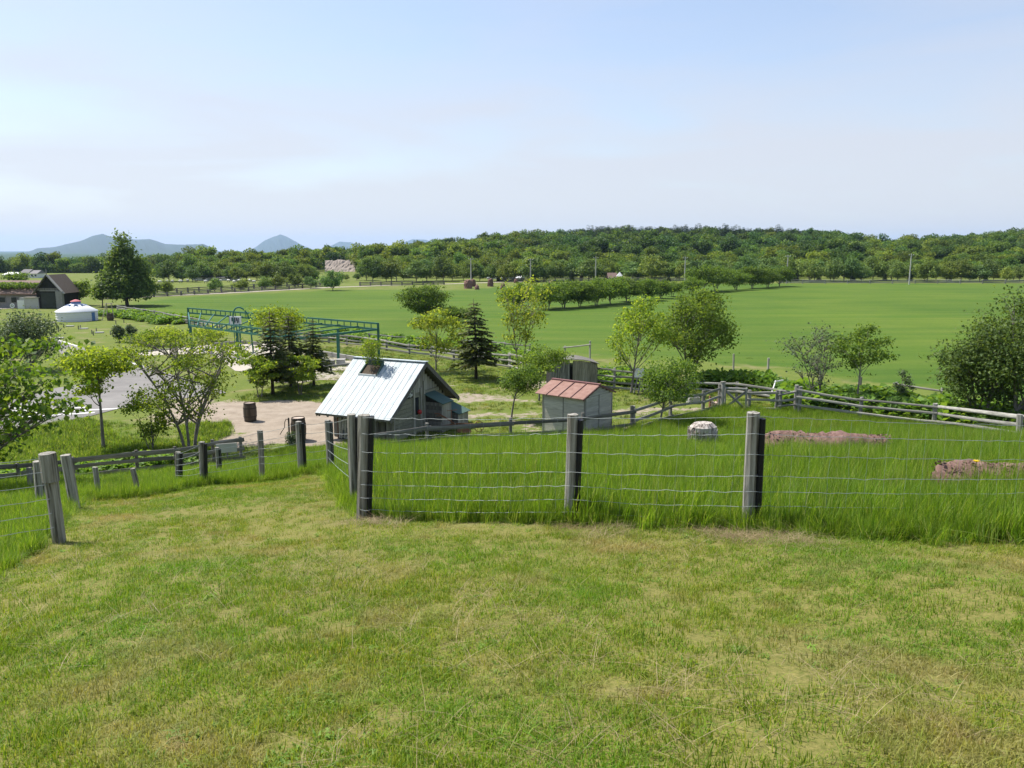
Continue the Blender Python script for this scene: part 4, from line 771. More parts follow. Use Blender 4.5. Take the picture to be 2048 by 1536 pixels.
def longhouse():
    g = G(38, 616); root = empty('long_house', g, 'low stone-walled house with a grassy roof at the left edge', 'house')
    MB().box((-1.2, 2.5, 1.0), (4.6, 2.4, 1.0)).build('wall', M['stone'], root); MB().box((2.1, -.3, .72), (1.25, .8, .72)).build('lean_to', M['concrete'], root); MB().box((1.0, -1.1, .55), (.45, .06, .55)).build('white_door', M['whitepaint'], root); MB().box((2.5, -.35, 1.48), (1.0, .9, .05)).build('lean_to_roof', M['sand'], root)
    for s in (0, 1): MB().add(np.array([(-6.2, -.4 if s == 0 else 5.4, 1.95), (3.9, -.4 if s == 0 else 5.4, 1.95), (3.9, 2.5, 3.6), (-6.2, 2.5, 3.6), (-6.2, -.3 if s == 0 else 5.3, 1.75), (3.9, -.3 if s == 0 else 5.3, 1.75)]), [(0, 1, 2, 3), (0, 4, 5, 1)]).build('roof', M['brownroof'], root)
    for (xx, ww) in ((-3.6, .5), (-2.2, .5), (-.6, .4)): wn = link('window', MB().box((xx, .07, 1.1), (ww, .04, .38)).mesh('window', M['rail']), root); MB().box((xx, .02, 1.1), (ww-.07, .03, .32)).build('pane', M['glass'], wn)
    c_, d_, rs = leafball(2600, (5.0, 1.6, .45), .3, 5); v, f = leaves(c_+[-1.2, 1.1, 2.95], d_, .35, rs); tag(MB().add(v, f).build('roof_grass', M['mid'], root), None, None, None, 'stuff')
longhouse()
g = G(26, 621); root = empty('round_sign', g, 'round white sign on a short post before the long house', 'sign'); MB().tube(np.array([(0, 0, 0), (0, 0, .8)]), .04, 6).build('post', M['rail'], root); b = lathe([(0, -.02), (.3, -.02), (.3, .02), (0, .02)], 24); b.build('disc', M['signwhite'], root, (0, -.05, .62), (R(90), 0, 0)); b = lathe([(.1, -.022), (.17, -.022), (.17, -.03), (.1, -.03)], 20); b.build('ring_mark', M['ink'], root, (0, -.045, .62), (R(-90), 0, 0))
def car(g, rz, mat, label, sc=1.):
    root = empty('parked_car', g, label, 'car', 'cars parked at the foot of the wood', rz); root.scale = (sc, sc, sc)
    prof = [(-2.0, .35), (-2.05, .75), (-1.7, .88), (-1.0, .95), (-.5, 1.42), (.9, 1.45), (1.7, .98), (2.0, .9), (2.05, .4)]
    def ext(pr, hw, inset=0): 
        n = len(pr); v = [(x, -hw, z) for x, z in pr]+[(x, hw, z) for x, z in pr]; f = [list(range(n)), list(range(2*n-1, n-1, -1))]+[(i, n+i, n+(i+1) % n, (i+1) % n) for i in range(n)]; return np.array(v), f
    v, f = ext(prof, .8); MB().add(v, f).build('body', mat, root)
    v, f = ext([(-.85, .97), (-.45, 1.36), (.85, 1.38), (1.4, .98)], .81); MB().add(v, f).build('window', M['glass'], root)
    for wx in (-1.3, 1.25):
        for s in (-1, 1): lathe([(0, -.1), (.32, -.1), (.32, .1), (0, .1)], 14).build('wheel', M['rubber'], root, (wx, s*.74, .32), (R(90), 0, 0))
    for s in (-.55, .55): MB().box((-2.06, s, .68), (.02, .16, .07)).build('headlight', M['signwhite'], root)
car(G(102, 613), .05, M['carwhite'], 'white car parked in front of the dark barn', .62)
for (px, lab, mt, rz) in ((987, 'white car at the left of the row beyond the haystacks', 'carwhite', .1), (1003, 'white car in the middle of the row beyond the haystacks', 'carwhite', 1.5), (1018, 'silver car beside the middle of the row beyond the haystacks', 'cargrey', .2), (1040, 'white car at the right of the row beyond the haystacks', 'carwhite', 1.2)): car(G(px, 560.5), rz, M[mt], lab, .85)
# far buildings
def house(px, py, wpx, hpx, label, roof='roofgrey', wall='whitepaint', dpt=4., rfrac=.4):
    g = G(px, py); s = mpp(g[1]); wd, hh = wpx*s, hpx*s; root = empty('house', g, label, 'house'); hw = hh*(1-rfrac)
    wl = link('wall', MB().box((0, dpt/2, hw/2), (wd/2, dpt/2, hw/2)).mesh('wall', M[wall]), root)
    MB().add(np.array([(-wd/2-.2, -.3, hw-.05), (wd/2+.2, -.3, hw-.05), (wd/2+.2, dpt+.3, hw-.05), (-wd/2-.2, dpt+.3, hw-.05), (-wd/2-.1, dpt/2, hh), (wd/2+.1, dpt/2, hh)]), [(0, 1, 5, 4), (2, 3, 4, 5), (1, 2, 5), (3, 0, 4), (3, 2, 1, 0)]).build('roof', M[roof], root)
    for i in range(max(2, int(wd/2))): xx = -wd/2+(i+.5)*wd/max(2, int(wd/2)); MB().box((xx, -.01, hw*.55), (min(.4, wd/8), .02, hw*.2)).build('window', M['glass'], wl)
    return root
house(22, 555, 30, 10, 'long low white building far left above the grassy roof', 'whitepaint', dpt=5); house(50, 555, 16, 16, 'small white house with dark roof right of the long white building', dpt=4); house(68, 556, 14, 15, 'white house end at the right of the far left group')
house(400, 561, 32, 10, 'white low building behind the field trees, left one', 'roofgrey', dpt=5); house(450, 561, 36, 9, 'white low building behind the field trees, right one', 'roofgrey', dpt=5); house(1225, 561, 17, 15, 'brown-roofed hut at the foot of the wood', 'brownroof', 'oldboard2', 3, .75)
g = G(1239, 561); s = mpp(g[1]); root = empty('white_tent', g, 'small white peaked tent beside the brown-roofed hut', 'tent'); MB().add(np.array([(-.7, -.7, 1.0), (.7, -.7, 1.0), (.7, .7, 1.0), (-.7, .7, 1.0), (0, 0, 2.0)])*1.1, [(0, 1, 4), (1, 2, 4), (2, 3, 4), (3, 0, 4)]).build('canopy', M['white'], root)
for sx in (-.7, .7):
    for sy in (-.7, .7): MB().tube(np.array([(sx, sy, 0), (sx, sy, 1.12)]), .04, 5).build('leg', M['whitepaint'], root)
def haystack(px, py, wpx, hpx, label, seed, tip=.55):
    g = G(px, py); s = mpp(g[1]); r = wpx*s/2; h_ = hpx*s; rs = np.random.default_rng(seed); root = empty('haystack', g, label, 'haystack', 'brown haystacks in the pasture'); n, k = 9, 16; z = np.linspace(0, 1, n); a = np.arange(k)*2*math.pi/k
    pr = np.interp(z, [0, .5, .8, 1], [1, .95, (1+tip)/2, tip*.8]); rr = r*pr[:, None]*(1+.07*rs.standard_normal((n, k))); b = MB(); v = np.stack([rr*np.cos(a), rr*np.sin(a), np.repeat(z[:, None]*h_, k, 1)], -1).reshape(-1, 3); i = np.arange(n-1)[:, None]*k; j = np.arange(k)[None]; j2 = (j+1) % k
    b.add(v, np.stack([i+j, i+j2, i+k+j2, i+k+j], -1).reshape(-1, 4)); b.f.append(np.arange(k).reshape(1, -1)+(n-1)*k); b.build('stack', M['thatch'], root); lathe([(0, h_*1.06), (r*tip*.5, h_*1.02), (r*tip*.9, h_*.97), (r*tip*.85, h_*.94)], 12).build('cap', M['thatch'], root)
haystack(936, 577, 17, 17, 'largest brown haystack, second from left', 1, .75); haystack(946, 573, 12, 14, 'brown haystack just behind the largest one', 2, .7); haystack(954, 579, 9, 10, 'small pointed brown haystack right of the largest', 3, .3); haystack(981, 573, 12, 15, 'squared brown haystack in the middle of the row', 4, .8); haystack(1006, 580, 10, 13, 'dark haystack half behind the lime-green tree', 5, .6); haystack(1032, 566, 9, 8, 'faint brown haystack right of the lime-green tree', 6, .5); haystack(1163, 561, 9, 10, 'pale haystack beyond the orchard row', 7, .5)
root = empty('hay_shelter', G(1096, 577), 'slanting brown lean-to shelter left of the orchard row', 'shelter'); MB().bar((-1.1, 0, .5), (.9, 0, 1.6), .12, 1.6).build('roof', M['thatch'], root)
for sx, hh in ((-1.0, .5), (.8, 1.5)):
    for sy in (-.6, .6): MB().tube(np.array([(sx, sy, 0), (sx, sy, hh)]), .07, 5).build('post', M['plank_dark'], root)
for i, (px, tp, bp, lab) in enumerate(((793, 524, 562, 'grey utility pole left of the lime tree at the wood edge'), (942, 516, 566, 'utility pole rising behind the largest haystack'), (1061, 517, 566, 'pale utility pole right of the haystacks'), (1191, 513, 566, 'utility pole left of the brown-roofed hut'), (1369, 513, 567, 'tall utility pole above the second orchard row'), (1573, 510, 567, 'faint utility pole at the pasture fence start'), (1818, 507, 569, 'tall pale utility pole at the far right pasture fence'))):
    g = G(px, bp); t = at(px, tp, g[1]); hh = t[2]-g[2]; root = empty('utility_pole', g, lab, 'pole', 'utility poles along the wood'); MB().tube(np.array([(0, 0, 0), (0, 0, hh)]), [.15, .11], 8).build('pole', M['concrete'], root); MB().bar((-.6, 0, hh-.35), (.6, 0, hh-.35), .1, .08).build('crossarm', M['stone'], root)
    for sx in (-.5, 0, .5): lathe([(.05, 0), (.06, .08), (.03, .14), (0, .15)], 8).build('insulator', M['signwhite'], root, (sx, 0, hh-.3))
# sheep
for i in range(14):
    px = 318+i*15+rng.uniform(-5, 5); py = 566+rng.uniform(-2.0, 1.5); root = empty('sheep', G(px, py), 'white sheep grazing in the far left field', 'sheep', 'sheep grazing in the far left field', rng.uniform(0, 6.28))
    z = np.linspace(-1, 1, 7); MB().tube(np.c_[z*.42, z*0, .52+.03*np.cos(z*2)], .24*np.sqrt(np.maximum(1-z**4*.75, .05)), 10, True, 0, .06).build('body', M['wool'], root, smooth=True); MB().tube(np.array([(.38, 0, .55), (.52, 0, .48), (.66, 0, .36)]), [.12, .1, .06], 8).build('head', M['stone'], root)
    for sx in (-.26, .26):
        for sy in (-.11, .11): MB().tube(np.array([(sx, sy, .4), (sx, sy, 0)]), [.05, .035], 5).build('leg', M['stone'], root)
# stakes and slabs on the yurt lawn
for i, (px, py) in enumerate(((128, 655), (157, 659), (161, 658), (184, 668), (187, 671), (193, 664), (221, 670), (232, 648), (248, 646), (117, 664))):
    g = G(px, py); root = empty('stake', g, 'thin dark stake standing on the yurt lawn', 'stake', 'stakes on the yurt lawn'); MB().tube(np.array([(0, 0, -.1), (0, 0, .36)]), .045, 6).build('shaft', M['plank_dark'], root); MB().tube(np.array([(0, 0, .36), (0, 0, .40)]), [.045, .02], 6).build('tip', M['plank_dark'], root)
for (px, py, lab) in ((140, 653, 'small pale slab nearest the yurt front'), (168, 658, 'pale flat slab in the middle of the yurt lawn'), (199, 666, 'pale flat slab at the right of the yurt lawn'), (103, 646, 'pale slab left of the yurt'), (118, 677, 'pale stones by the road end')):
    g = G(px, py); root = empty('stone_slab', g, lab, 'slab'); MB().box((0, 0, .06), (.36, .22, .04), rz=.2).build('slab', M['concrete'], root); MB().box((.05, .0, .01), (.26, .16, .04), rz=.2).build('footing', M['stone'], root)
# earth bluff in the wooded slope
n, k = 22, 9; b = MB(); U = np.linspace(0, 1, n); V_ = np.linspace(0, 1, k); rs = np.random.default_rng(3); v = []
for u in U:
    for q in V_:
        px = 650+60*u; top = 519+4*abs(u-.45)+rs.normal(0, .8); p = at(px, top+(545-top)*(1-q), 292+6*q+rs.normal(0, .15)); v.append(p)
i = (np.arange(n-1)[:, None]*k+np.arange(k-1)[None]); b.add(np.array(v), np.stack([i, i+k, i+k+1, i+1], -1).reshape(-1, 4)); tag(b.build('bluff', M['rock']), 'bare earth bluff in the wooded slope', None, None, 'structure')
# ------------------------------------------------------------------ trees
def bez(p0, p1, p2, n=7): t = np.linspace(0, 1, n)[:, None]; return (1-t)**2*p0+2*t*(1-t)*p1+t*t*p2
def tree_meshes(H, th, rad, mat, nleaf, lsize, seed, K=14, stems=1, lean=(0, 0), tr=.06, bark='bark', clump=.36, flat=1., shape='round', spread=1., ws=.55, twigs=3, bottom=.0, loose=.55):
    """deciduous tree: limbs run to leaf clumps; returns trunk and crown meshes (base at origin)"""
    rs = np.random.default_rng(seed); tb = MB(); Cs = []; cz = th+(H-th)/2; hz = (H-th)/2
    for _ in range(4000):
        if len(Cs) >= K: break
        d = rs.uniform(-1, 1, 3)
        if shape == 'round':
            if np.linalg.norm(d) > 1 or np.linalg.norm(d) < .28: continue
        elif shape == 'cone':
            if math.hypot(d[0], d[1]) > (1-d[2])/2*1.0+.12: continue
        elif shape == 'vase':
            if math.hypot(d[0], d[1]) > .45+.3*(d[2]+1) or np.linalg.norm(d) > 1.15: continue
        c = np.array([d[0]*rad*(1-clump*.6), d[1]*rad*(1-clump*.6), cz+d[2]*hz*(1-clump*.55)])
        if all(np.linalg.norm((c-q)/[rad, rad, hz]) > .30 for q in Cs): Cs.append(c)
    Cs = [c+np.array([lean[0], lean[1], 0])*(c[2]/H) for c in Cs]
    ctop = np.array([lean[0]*.8, lean[1]*.8, H*.86]); starts = []
    for s in range(stems):
        a = s*2.4+rs.uniform(0, 1); off = np.array([math.cos(a), math.sin(a), 0])*(.0 if stems == 1 else tr*1.6)
        e = ctop*.92+np.array([math.cos(a), math.sin(a), 0])*(0 if stems == 1 else rad*.45)*spread
        pth = bez(off-[0, 0, .15], off+np.array([lean[0]*.1+rs.normal(0, .05*H*.3), lean[1]*.1+rs.normal(0, .03*H), th*1.0]), e, 12); r = tr/(1 if stems == 1 else stems**.4)*np.linspace(1, .12, 12)**.9; r[0] *= 1.35
        tb.tube(pth, r, 8, True, 0, .04, rs); starts.append(pth)
    LC, LN = [], []
    for c in Cs:
        pth = starts[rs.integers(len(starts))]; ix = np.argmin(np.abs(pth[:, 2]-max(th*.75, c[2]-(.25+.3*rs.random())*(H-th)))); ix = min(max(ix, 2), 9); p0 = pth[ix]
        mid = (p0+c)/2+np.array([0, 0, -.06*np.linalg.norm(c-p0)])+rs.normal(0, .05*rad, 3); q = bez(p0, mid, c, 6); tb.tube(q, tr*.42*np.linspace(1, .18, 6)*(1-.05*ix), 5, False)
        cr = clump*rad*rs.uniform(.75, 1.3)*1.12; crz = clump*min(hz, rad)*rs.uniform(.65, 1.05)*flat*1.12
        for _ in range(twigs):
            d = rs.standard_normal(3); d /= np.linalg.norm(d); e = c+d*[cr, cr, crz]*.8; tb.tube(np.array([q[3], (q[4]+e)/2, e]), [tr*.16, tr*.1, tr*.05], 3, False)
        m = int(nleaf/len(Cs)*rs.uniform(.7, 1.3)); d = rs.standard_normal((m, 3)); d /= np.linalg.norm(d, axis=1)[:, None]; rr = rs.random(m)**.42
        sub = rs.standard_normal((6, 3)); sub /= np.linalg.norm(sub, axis=1)[:, None]; pull = sub[rs.integers(6, size=m)]*.55; far_ = 1+loose*(rs.random((m, 1)) < .35); dd = (d*rr[:, None]*.95+pull*.5*rs.random((m, 1)))*far_
        LC.append(c+dd*[cr, cr, crz]); LN.append(d)
    v, f = leaves(np.concatenate(LC), np.concatenate(LN), lsize, rs, .55, ws+.12)
    if bottom: pass
    return tb.mesh('trunk', M[bark], True), MB().add(v, f).mesh('crown', mat)
def put_tree(name, label, loc, meshes, cat='tree', group=None, sc=1., rz=0., parts=('trunk', 'crown')):
    root = empty(name, loc, label, cat, group, rz); root.scale = (sc, sc, sc)
    for nm, me in zip(parts, meshes): link(nm, me, root)
    return root
def tree_px(name, label, base, top, crown, bot, mat, nleaf, lpx, seed, depth=None, group=None, **kw):
    """base pixel, top py, crown (x0,x1), py of crown bottom; lpx leaf size in px"""
    g = G(*base) if depth is None else np.array([*at(base[0], base[1], depth)[:2], 0.])
    if depth is not None: g[2] = float(hgt(g[0], g[1]))
    s = mpp(g[1]); H = at(base[0], top, g[1])[2]-g[2]; th = max(at(base[0], bot, g[1])[2]-g[2], .12*H); rad = (crown[1]-crown[0])/2*s; cx = ((crown[0]+crown[1])/2-base[0])*s
    kw.setdefault('tr', .028*H); kw.setdefault('lean', (cx, 0))
    return put_tree(name, label, g, tree_meshes(H, th, rad*1.06, M[mat], int(nleaf*1.1), lpx*s*.82, seed, **kw), 'tree', group)
tree_px('maple_tree', 'slim young maple with a flat bright crown left of the road bend', (207, 899), 686, (128, 288), 790, 'maplebright', 5200, 8, 11, K=17, shape='vase', clump=.34, flat=.75, tr=.075)
tree_px('maple_tree', 'wide many-stemmed maple with arching grey branches beside the dirt yard', (380, 899), 652, (246, 512), 835, 'limedeep', 4800, 7.5, 12, K=30, stems=6, shape='vase', clump=.22, flat=.75, tr=.13, spread=1.5, twigs=5)
tree_px('sapling', 'thin shrubby sapling left of the many-stemmed maple', (305, 905), 775, (248, 345), 885, 'limedeep', 1300, 8, 13, K=13, stems=4, clump=.3, tr=.035)
put_tree('maple_tree', 'near maple reaching broad leafy branches in from the left edge', np.array([-13.4, 18.5, float(hgt(-13.4, 18.5))]), tree_meshes(4.55, .5, 3.0, M['maple'], 5200, .15, 14, K=34, clump=.27, flat=.5, tr=.13, lean=(.3, 0), ws=.75, twigs=5))
tree_px('shrub', 'round grey-green shrub beyond the near maple at left', (60, 742), 626, (-12, 118), 736, 'greygreen', 6500, 6, 15, K=26, clump=.36, stems=3, tr=.08)
tree_px('shrub', 'dark leafy shrub at the left edge beside the road', (-10, 738), 640, (-70, 40), 730, 'mid', 4000, 6, 16, K=18, clump=.36, stems=3, tr=.08)
tree_px('small_tree', 'layered light-green tree in front of the left fir', (520, 795), 690, (478, 566), 775, 'limedeep', 3000, 6, 17, K=16, clump=.3, flat=.45, stems=2, tr=.05)
tree_px('small_tree', 'layered light-green tree in front of the right firs', (600, 789), 705, (556, 648), 770, 'limedeep', 2600, 6, 18, K=14, clump=.3, flat=.45, stems=2, tr=.05)
tree_px('broadleaf_tree', 'bright yellow-green tree top showing behind the firs', (562, 715), 612, (505, 606), 680, 'maplebright', 4200, 6, 19, K=15, clump=.36, tr=.09)
tree_px('broadleaf_tree', 'bright windblown young tree behind the cabin ridge', (872, 741), 607, (822, 928), 716, 'lime', 2200, 7, 21, K=18, clump=.26, tr=.06, flat=.8)
tree_px('broadleaf_tree', 'tall slender lime-green tree behind the round bushy trees', (1042, 748), 556, (982, 1110), 690, 'lime', 1900, 6.5, 22, K=26, clump=.22, stems=2, tr=.07, shape='vase')
tree_px('small_tree', 'little round-headed tree on a thin leaning stem left of the rust-roofed shed', (1022, 840), 724, (1014, 1092), 790, 'mid', 3800, 5, 23, K=15, clump=.36, tr=.05)
tree_px('small_tree', 'bushy small tree before the old board shed', (1078, 801), 690, (1035, 1140), 745, 'olive', 3800, 5.5, 24, K=17, clump=.34, tr=.05)
tree_px('broadleaf_tree', 'loose yellow-green windblown tree left of the big bushy tree', (1262, 786), 590, (1196, 1324), 735, 'limedeep', 3400, 6.5, 25, K=26, clump=.24, tr=.08, shape='round', lean=(.7, 0))
tree_px('broadleaf_tree', 'big bushy olive tree standing at the pasture edge', (1380, 770), 572, (1300, 1458), 725, 'olive', 9000, 6.5, 26, K=34, clump=.28, tr=.12, stems=2, lean=(.5, 0))
tree_px('small_tree', 'round leafy young tree beside the path near the gate', (1318, 850), 710, (1292, 1412), 805, 'mid', 4600, 6, 27, K=19, clump=.33, tr=.055)
tree_px('shrub', 'sparse half-bare shrub behind the long silvery fence', (1632, 812), 650, (1543, 1690), 770, 'greygreen', 1100, 6, 28, K=22, clump=.28, stems=4, tr=.07, twigs=10, shape='vase')
tree_px('small_tree', 'thin small tree behind the long silvery fence', (1712, 822), 642, (1660, 1776), 745, 'mid', 2600, 7, 29, K=17, clump=.30, tr=.055, flat=.7)
tree_px('shrub', 'small dark shrub between the thin tree and the right-hand thicket', (1800, 818), 735, (1778, 1826), 805, 'greygreen', 700, 5, 30, K=9, clump=.34, tr=.03)
tree_px('broadleaf_tree', 'tall dark windblown tree at the right edge', (2040, 860), 572, (1935, 2180), 800, 'dark', 14000, 8, 31, K=36, clump=.28, stems=3, tr=.14, lean=(.5, 0))
tree_px('broadleaf_tree', 'lower dark bushy tree at the left of the right-edge thicket', (1960, 852), 650, (1870, 2050), 815, 'dark', 9000, 8, 32, K=30, clump=.30, stems=3, tr=.11)
# firs
def fir_meshes(H, rad, seed, mat, gap=.12, dens=1.):
    rs = np.random.default_rng(seed); tb = MB(); tb.tube(np.array([(0, 0, -.15), (0, 0, H*.5), (rs.normal(0, .02)*H, 0, H)]), [.022*H, .014*H, .002*H], 8); Cc, Nn, Sz = [], [], []; V, F, n = [], [], 0
    z = H*gap
    while z < H*.98:
        f = 1-(z-H*gap)/(H*(1-gap)); R_ = rad*(f**.8)*rs.uniform(.8, 1.1)+.04*H; nb = int(5+5*f)
        for i in range(nb):
            if rs.random() > .9*dens+.05: continue
            a = i*2*math.pi/nb+rs.uniform(-.4, .4)+z*7; Rb = R_*rs.uniform(.65, 1.15); e = np.array([math.cos(a)*Rb, math.sin(a)*Rb, -Rb*.16+Rb*rs.uniform(-.12, .1)]); c = np.array([0, 0, z]); p = bez(c, c+e*.5+[0, 0, .08*Rb], c+e, 5); tb.tube(p, [.006*H, .005*H, .004*H, .003*H, .001*H], 3, False)
            m = max(10, int(Rb/(.018*H)*3.4)); t = rs.uniform(.12, 1, m); pos = p[0]+(p[-1]-p[0])*t[:, None]; pos[:, 2] = np.interp(t, np.linspace(0, 1, 5), p[:, 2]); side = np.array([-math.sin(a), math.cos(a), 0]); sg = rs.choice([-1, 1], m)
            dirv = side*sg[:, None]*rs.uniform(.4, 1, m)[:, None]+e/np.linalg.norm(e)*.75+np.c_[np.zeros(m), np.zeros(m), rs.normal(-.05, .22, m)]; dirv /= np.linalg.norm(dirv, axis=1)[:, None]
            Ls = (.066*H*(.5+.6*f)*rs.uniform(.6, 1.2, m))[:, None]; nrm = np.array([0, 0, 1.])+rs.normal(0, .35, (m, 3)); b = np.cross(nrm, dirv); b /= np.linalg.norm(b, axis=1)[:, None]
            q = np.stack([pos, pos+dirv*Ls*.55-b*Ls*.24, pos+dirv*Ls, pos+dirv*Ls*.55+b*Ls*.24], 1).reshape(-1, 3); V.append(q)
        z += H*.042*rs.uniform(.8, 1.25)
    V = np.concatenate(V); return tb.mesh('trunk', M['barkdark'], True), MB().add(V, np.arange(len(V)).reshape(-1, 4)).mesh('needles', mat)
def fir_px(label, base, top, hw, seed, gap=.2):
    g = G(*base); s = mpp(g[1]); H = at(base[0], top, g[1])[2]-g[2]; return put_tree('fir_tree', label, g, fir_meshes(H, hw*s, seed, M['needle'], gap), 'tree', parts=('trunk', 'needles'))
fir_px('solitary fir with upswept tiers on the lawn behind the cabin', (952, 758), 597, 48, 41, .22); fir_px('left fir of the dark clump behind the barrel', (546, 790), 618, 42, 42, .2); fir_px('middle fir of the dark clump behind the barrel', (582, 774), 628, 46, 43, .2); fir_px('right, thinner fir of the dark clump near the cabin roof', (628, 772), 636, 32, 44, .25)
# big field tree, orchard, hedge trees
tree_px('poplar_tree', 'big dense dark tree standing alone behind the yurt', (255, 612), 464, (204, 308), 603, 'dark', 13000, 7, 51, K=44, clump=.26, shape='cone', tr=.28, bark='barkdark')
tree_px('broadleaf_tree', 'low olive tree between the barn and the big field tree', (160, 611), 556, (126, 186), 600, 'olive', 2600, 5, 52, K=14, clump=.36, tr=.12); tree_px('broadleaf_tree', 'mid-green tree at the left foot of the big field tree', (205, 614), 560, (184, 232), 600, 'mid', 2400, 5, 53, K=12, clump=.36, tr=.1)
tree_px('orchard_tree', 'rounded field tree standing alone in the pasture behind the windblown young tree', (846, 643), 570, (802, 898), 628, 'mid', 6000, 5, 54, K=24, clump=.32, stems=3, tr=.14); tree_px('shrub', 'low green bush right of the lone pasture tree', (915, 645), 610, (876, 952), 642, 'mid', 2600, 5, 55, K=14, clump=.36, stems=3, tr=.08)
tree_px('orchard_tree', 'field tree half hidden behind the tall lime-green tree', (1030, 628), 566, (1002, 1075), 610, 'mid', 3600, 5, 56, K=18, clump=.32, stems=2, tr=.13)
orch = [tree_meshes(4.6, .75, 3.3, M['mid'], 5200, .30, 60+i, K=20, clump=.32, stems=2+i % 2, tr=.13) for i in range(4)]
def orchard(spots, where):
    for i, (px, py, tp, w_) in enumerate(spots):
        g = G(px, py); H = at(px, tp, g[1])[2]-g[2]
        nth = ['leftmost', 'second', 'third', 'fourth', 'fifth', 'sixth', 'seventh', 'eighth', 'ninth'][i]
        put_tree('orchard_tree', f'{nth} tree '+('' if i == 0 else 'from the left ')+where, g, orch[i % 4], 'tree', where, H/4.6, i*1.9)
orchard([(1095, 619, 563, 60), (1128, 616, 558, 60), (1160, 614, 560, 60), (1192, 611, 556, 60), (1222, 608, 553, 60), (1255, 604, 552, 60), (1290, 601, 556, 50), (1322, 597, 560, 50), (1345, 593, 562, 50)], 'in the orchard row across the pasture')
orchard([(1432, 582, 532, 60), (1472, 580, 538, 60), (1505, 577, 531, 60), (1535, 575, 537, 60), (1560, 573, 532, 60)], 'in the clump at the far end of the pasture'); orchard([(1405, 584, 528, 60), (1385, 588, 552, 50)], 'just left of the far clump')
hedge = [tree_meshes(5.2, .8, 2.9, M['edge'], 2600, .42, 70+i, K=17, clump=.34, tr=.12) for i in range(4)]
for i, (px, py, tp) in enumerate(((333, 590, 562), (430, 585, 557), (482, 583, 556), (530, 580, 552), (556, 579, 550), (590, 577, 548), (622, 577, 550), (665, 581, 540))):
    g = G(px, py); H = at(px, tp, g[1])[2]-g[2]; put_tree('young_tree', ['first', 'second', 'third', 'fourth', 'fifth', 'sixth', 'seventh', 'last and tallest'][i]+' small tree along the gravel track, counting from the left', g, hedge[i % 4], 'tree', 'small trees along the gravel track', H/5.2, i*2.1)
rs = np.random.default_rng(77)
for i in range(96):
    u = i/95; px = 322+u*1780+rs.uniform(-9, 9); py = 564.5+rs.uniform(-4.2, -.4); tp = 530-9*math.sin(u*3.0)+rs.uniform(-10, 9)
    if 1210 < px < 1250: continue
    if 630 < px < 728: tp = 546+rs.uniform(-2, 4)
    g = G(px, py); H = at(px, tp, g[1])[2]-g[2]; put_tree('edge_tree', 'young tree in the belt below the wood, '+next(b for a, b in ((640, 'left of the earth bluff'), (925, 'between the earth bluff and the haystacks'), (1080, 'behind the haystacks and cars'), (1360, 'behind the orchard row'), (1580, 'behind the far pasture clump'), (9999, 'behind the long far pasture fence')) if px < a), g, hedge[rs.integers(4)], 'tree', 'trees in the belt at the foot of the wood', H/5.2, rs.uniform(0, 6.28))
for i in range(16):
    px = 1010+i*64+rs.uniform(-14, 14); 
    g = G(px, 563); H = at(px, 545+rs.uniform(-6, 3), g[1])[2]-g[2]
    if i == 0: smallfir = fir_meshes(3.2, .85, 81, M['pine'], .06)
    put_tree('cypress', 'small dark conifer at the edge of the wood', g+[0, rs.uniform(0, 3), 0], smallfir, 'tree', 'small dark conifers at the wood edge', H/3.2, rs.uniform(0, 6), ('trunk', 'needles'))
# yard shrubs on the left
for (px, py, tp, x0, x1, mt, lab, sd) in ((238, 684, 647, 226, 252, 'greygreen', 'left of two grey-green shrubs on the yurt lawn', 91), (260, 686, 648, 247, 274, 'greygreen', 'right of two grey-green shrubs on the yurt lawn', 92), (292, 692, 655, 262, 322, 'olive', 'olive shrub beside the two grey-green shrubs', 93), (345, 690, 650, 312, 380, 'lime', 'yellow-green shrub behind the bright maple crown', 94), (420, 684, 652, 385, 455, 'lime', 'yellow-green shrub left of the lamp sign', 95), (30, 575, 545, 8, 60, 'mid', 'green bush above the grassy roof', 96)):
    tree_px('shrub', lab, (px, py), tp, (x0, x1), py-4, mt, 1500, 4.5, sd, K=12, clump=.38, stems=3, tr=.05)
# plant in the roof planter
mesh_ = tree_meshes(1.4, .08, .58, M['limedeep'], 1000, .085, 99, K=20, clump=.28, stems=7, tr=.022, shape='vase', spread=.6); put_tree('roof_plant', 'feathery green plant growing out of the cabin roof planter', planter, mesh_, 'plant')
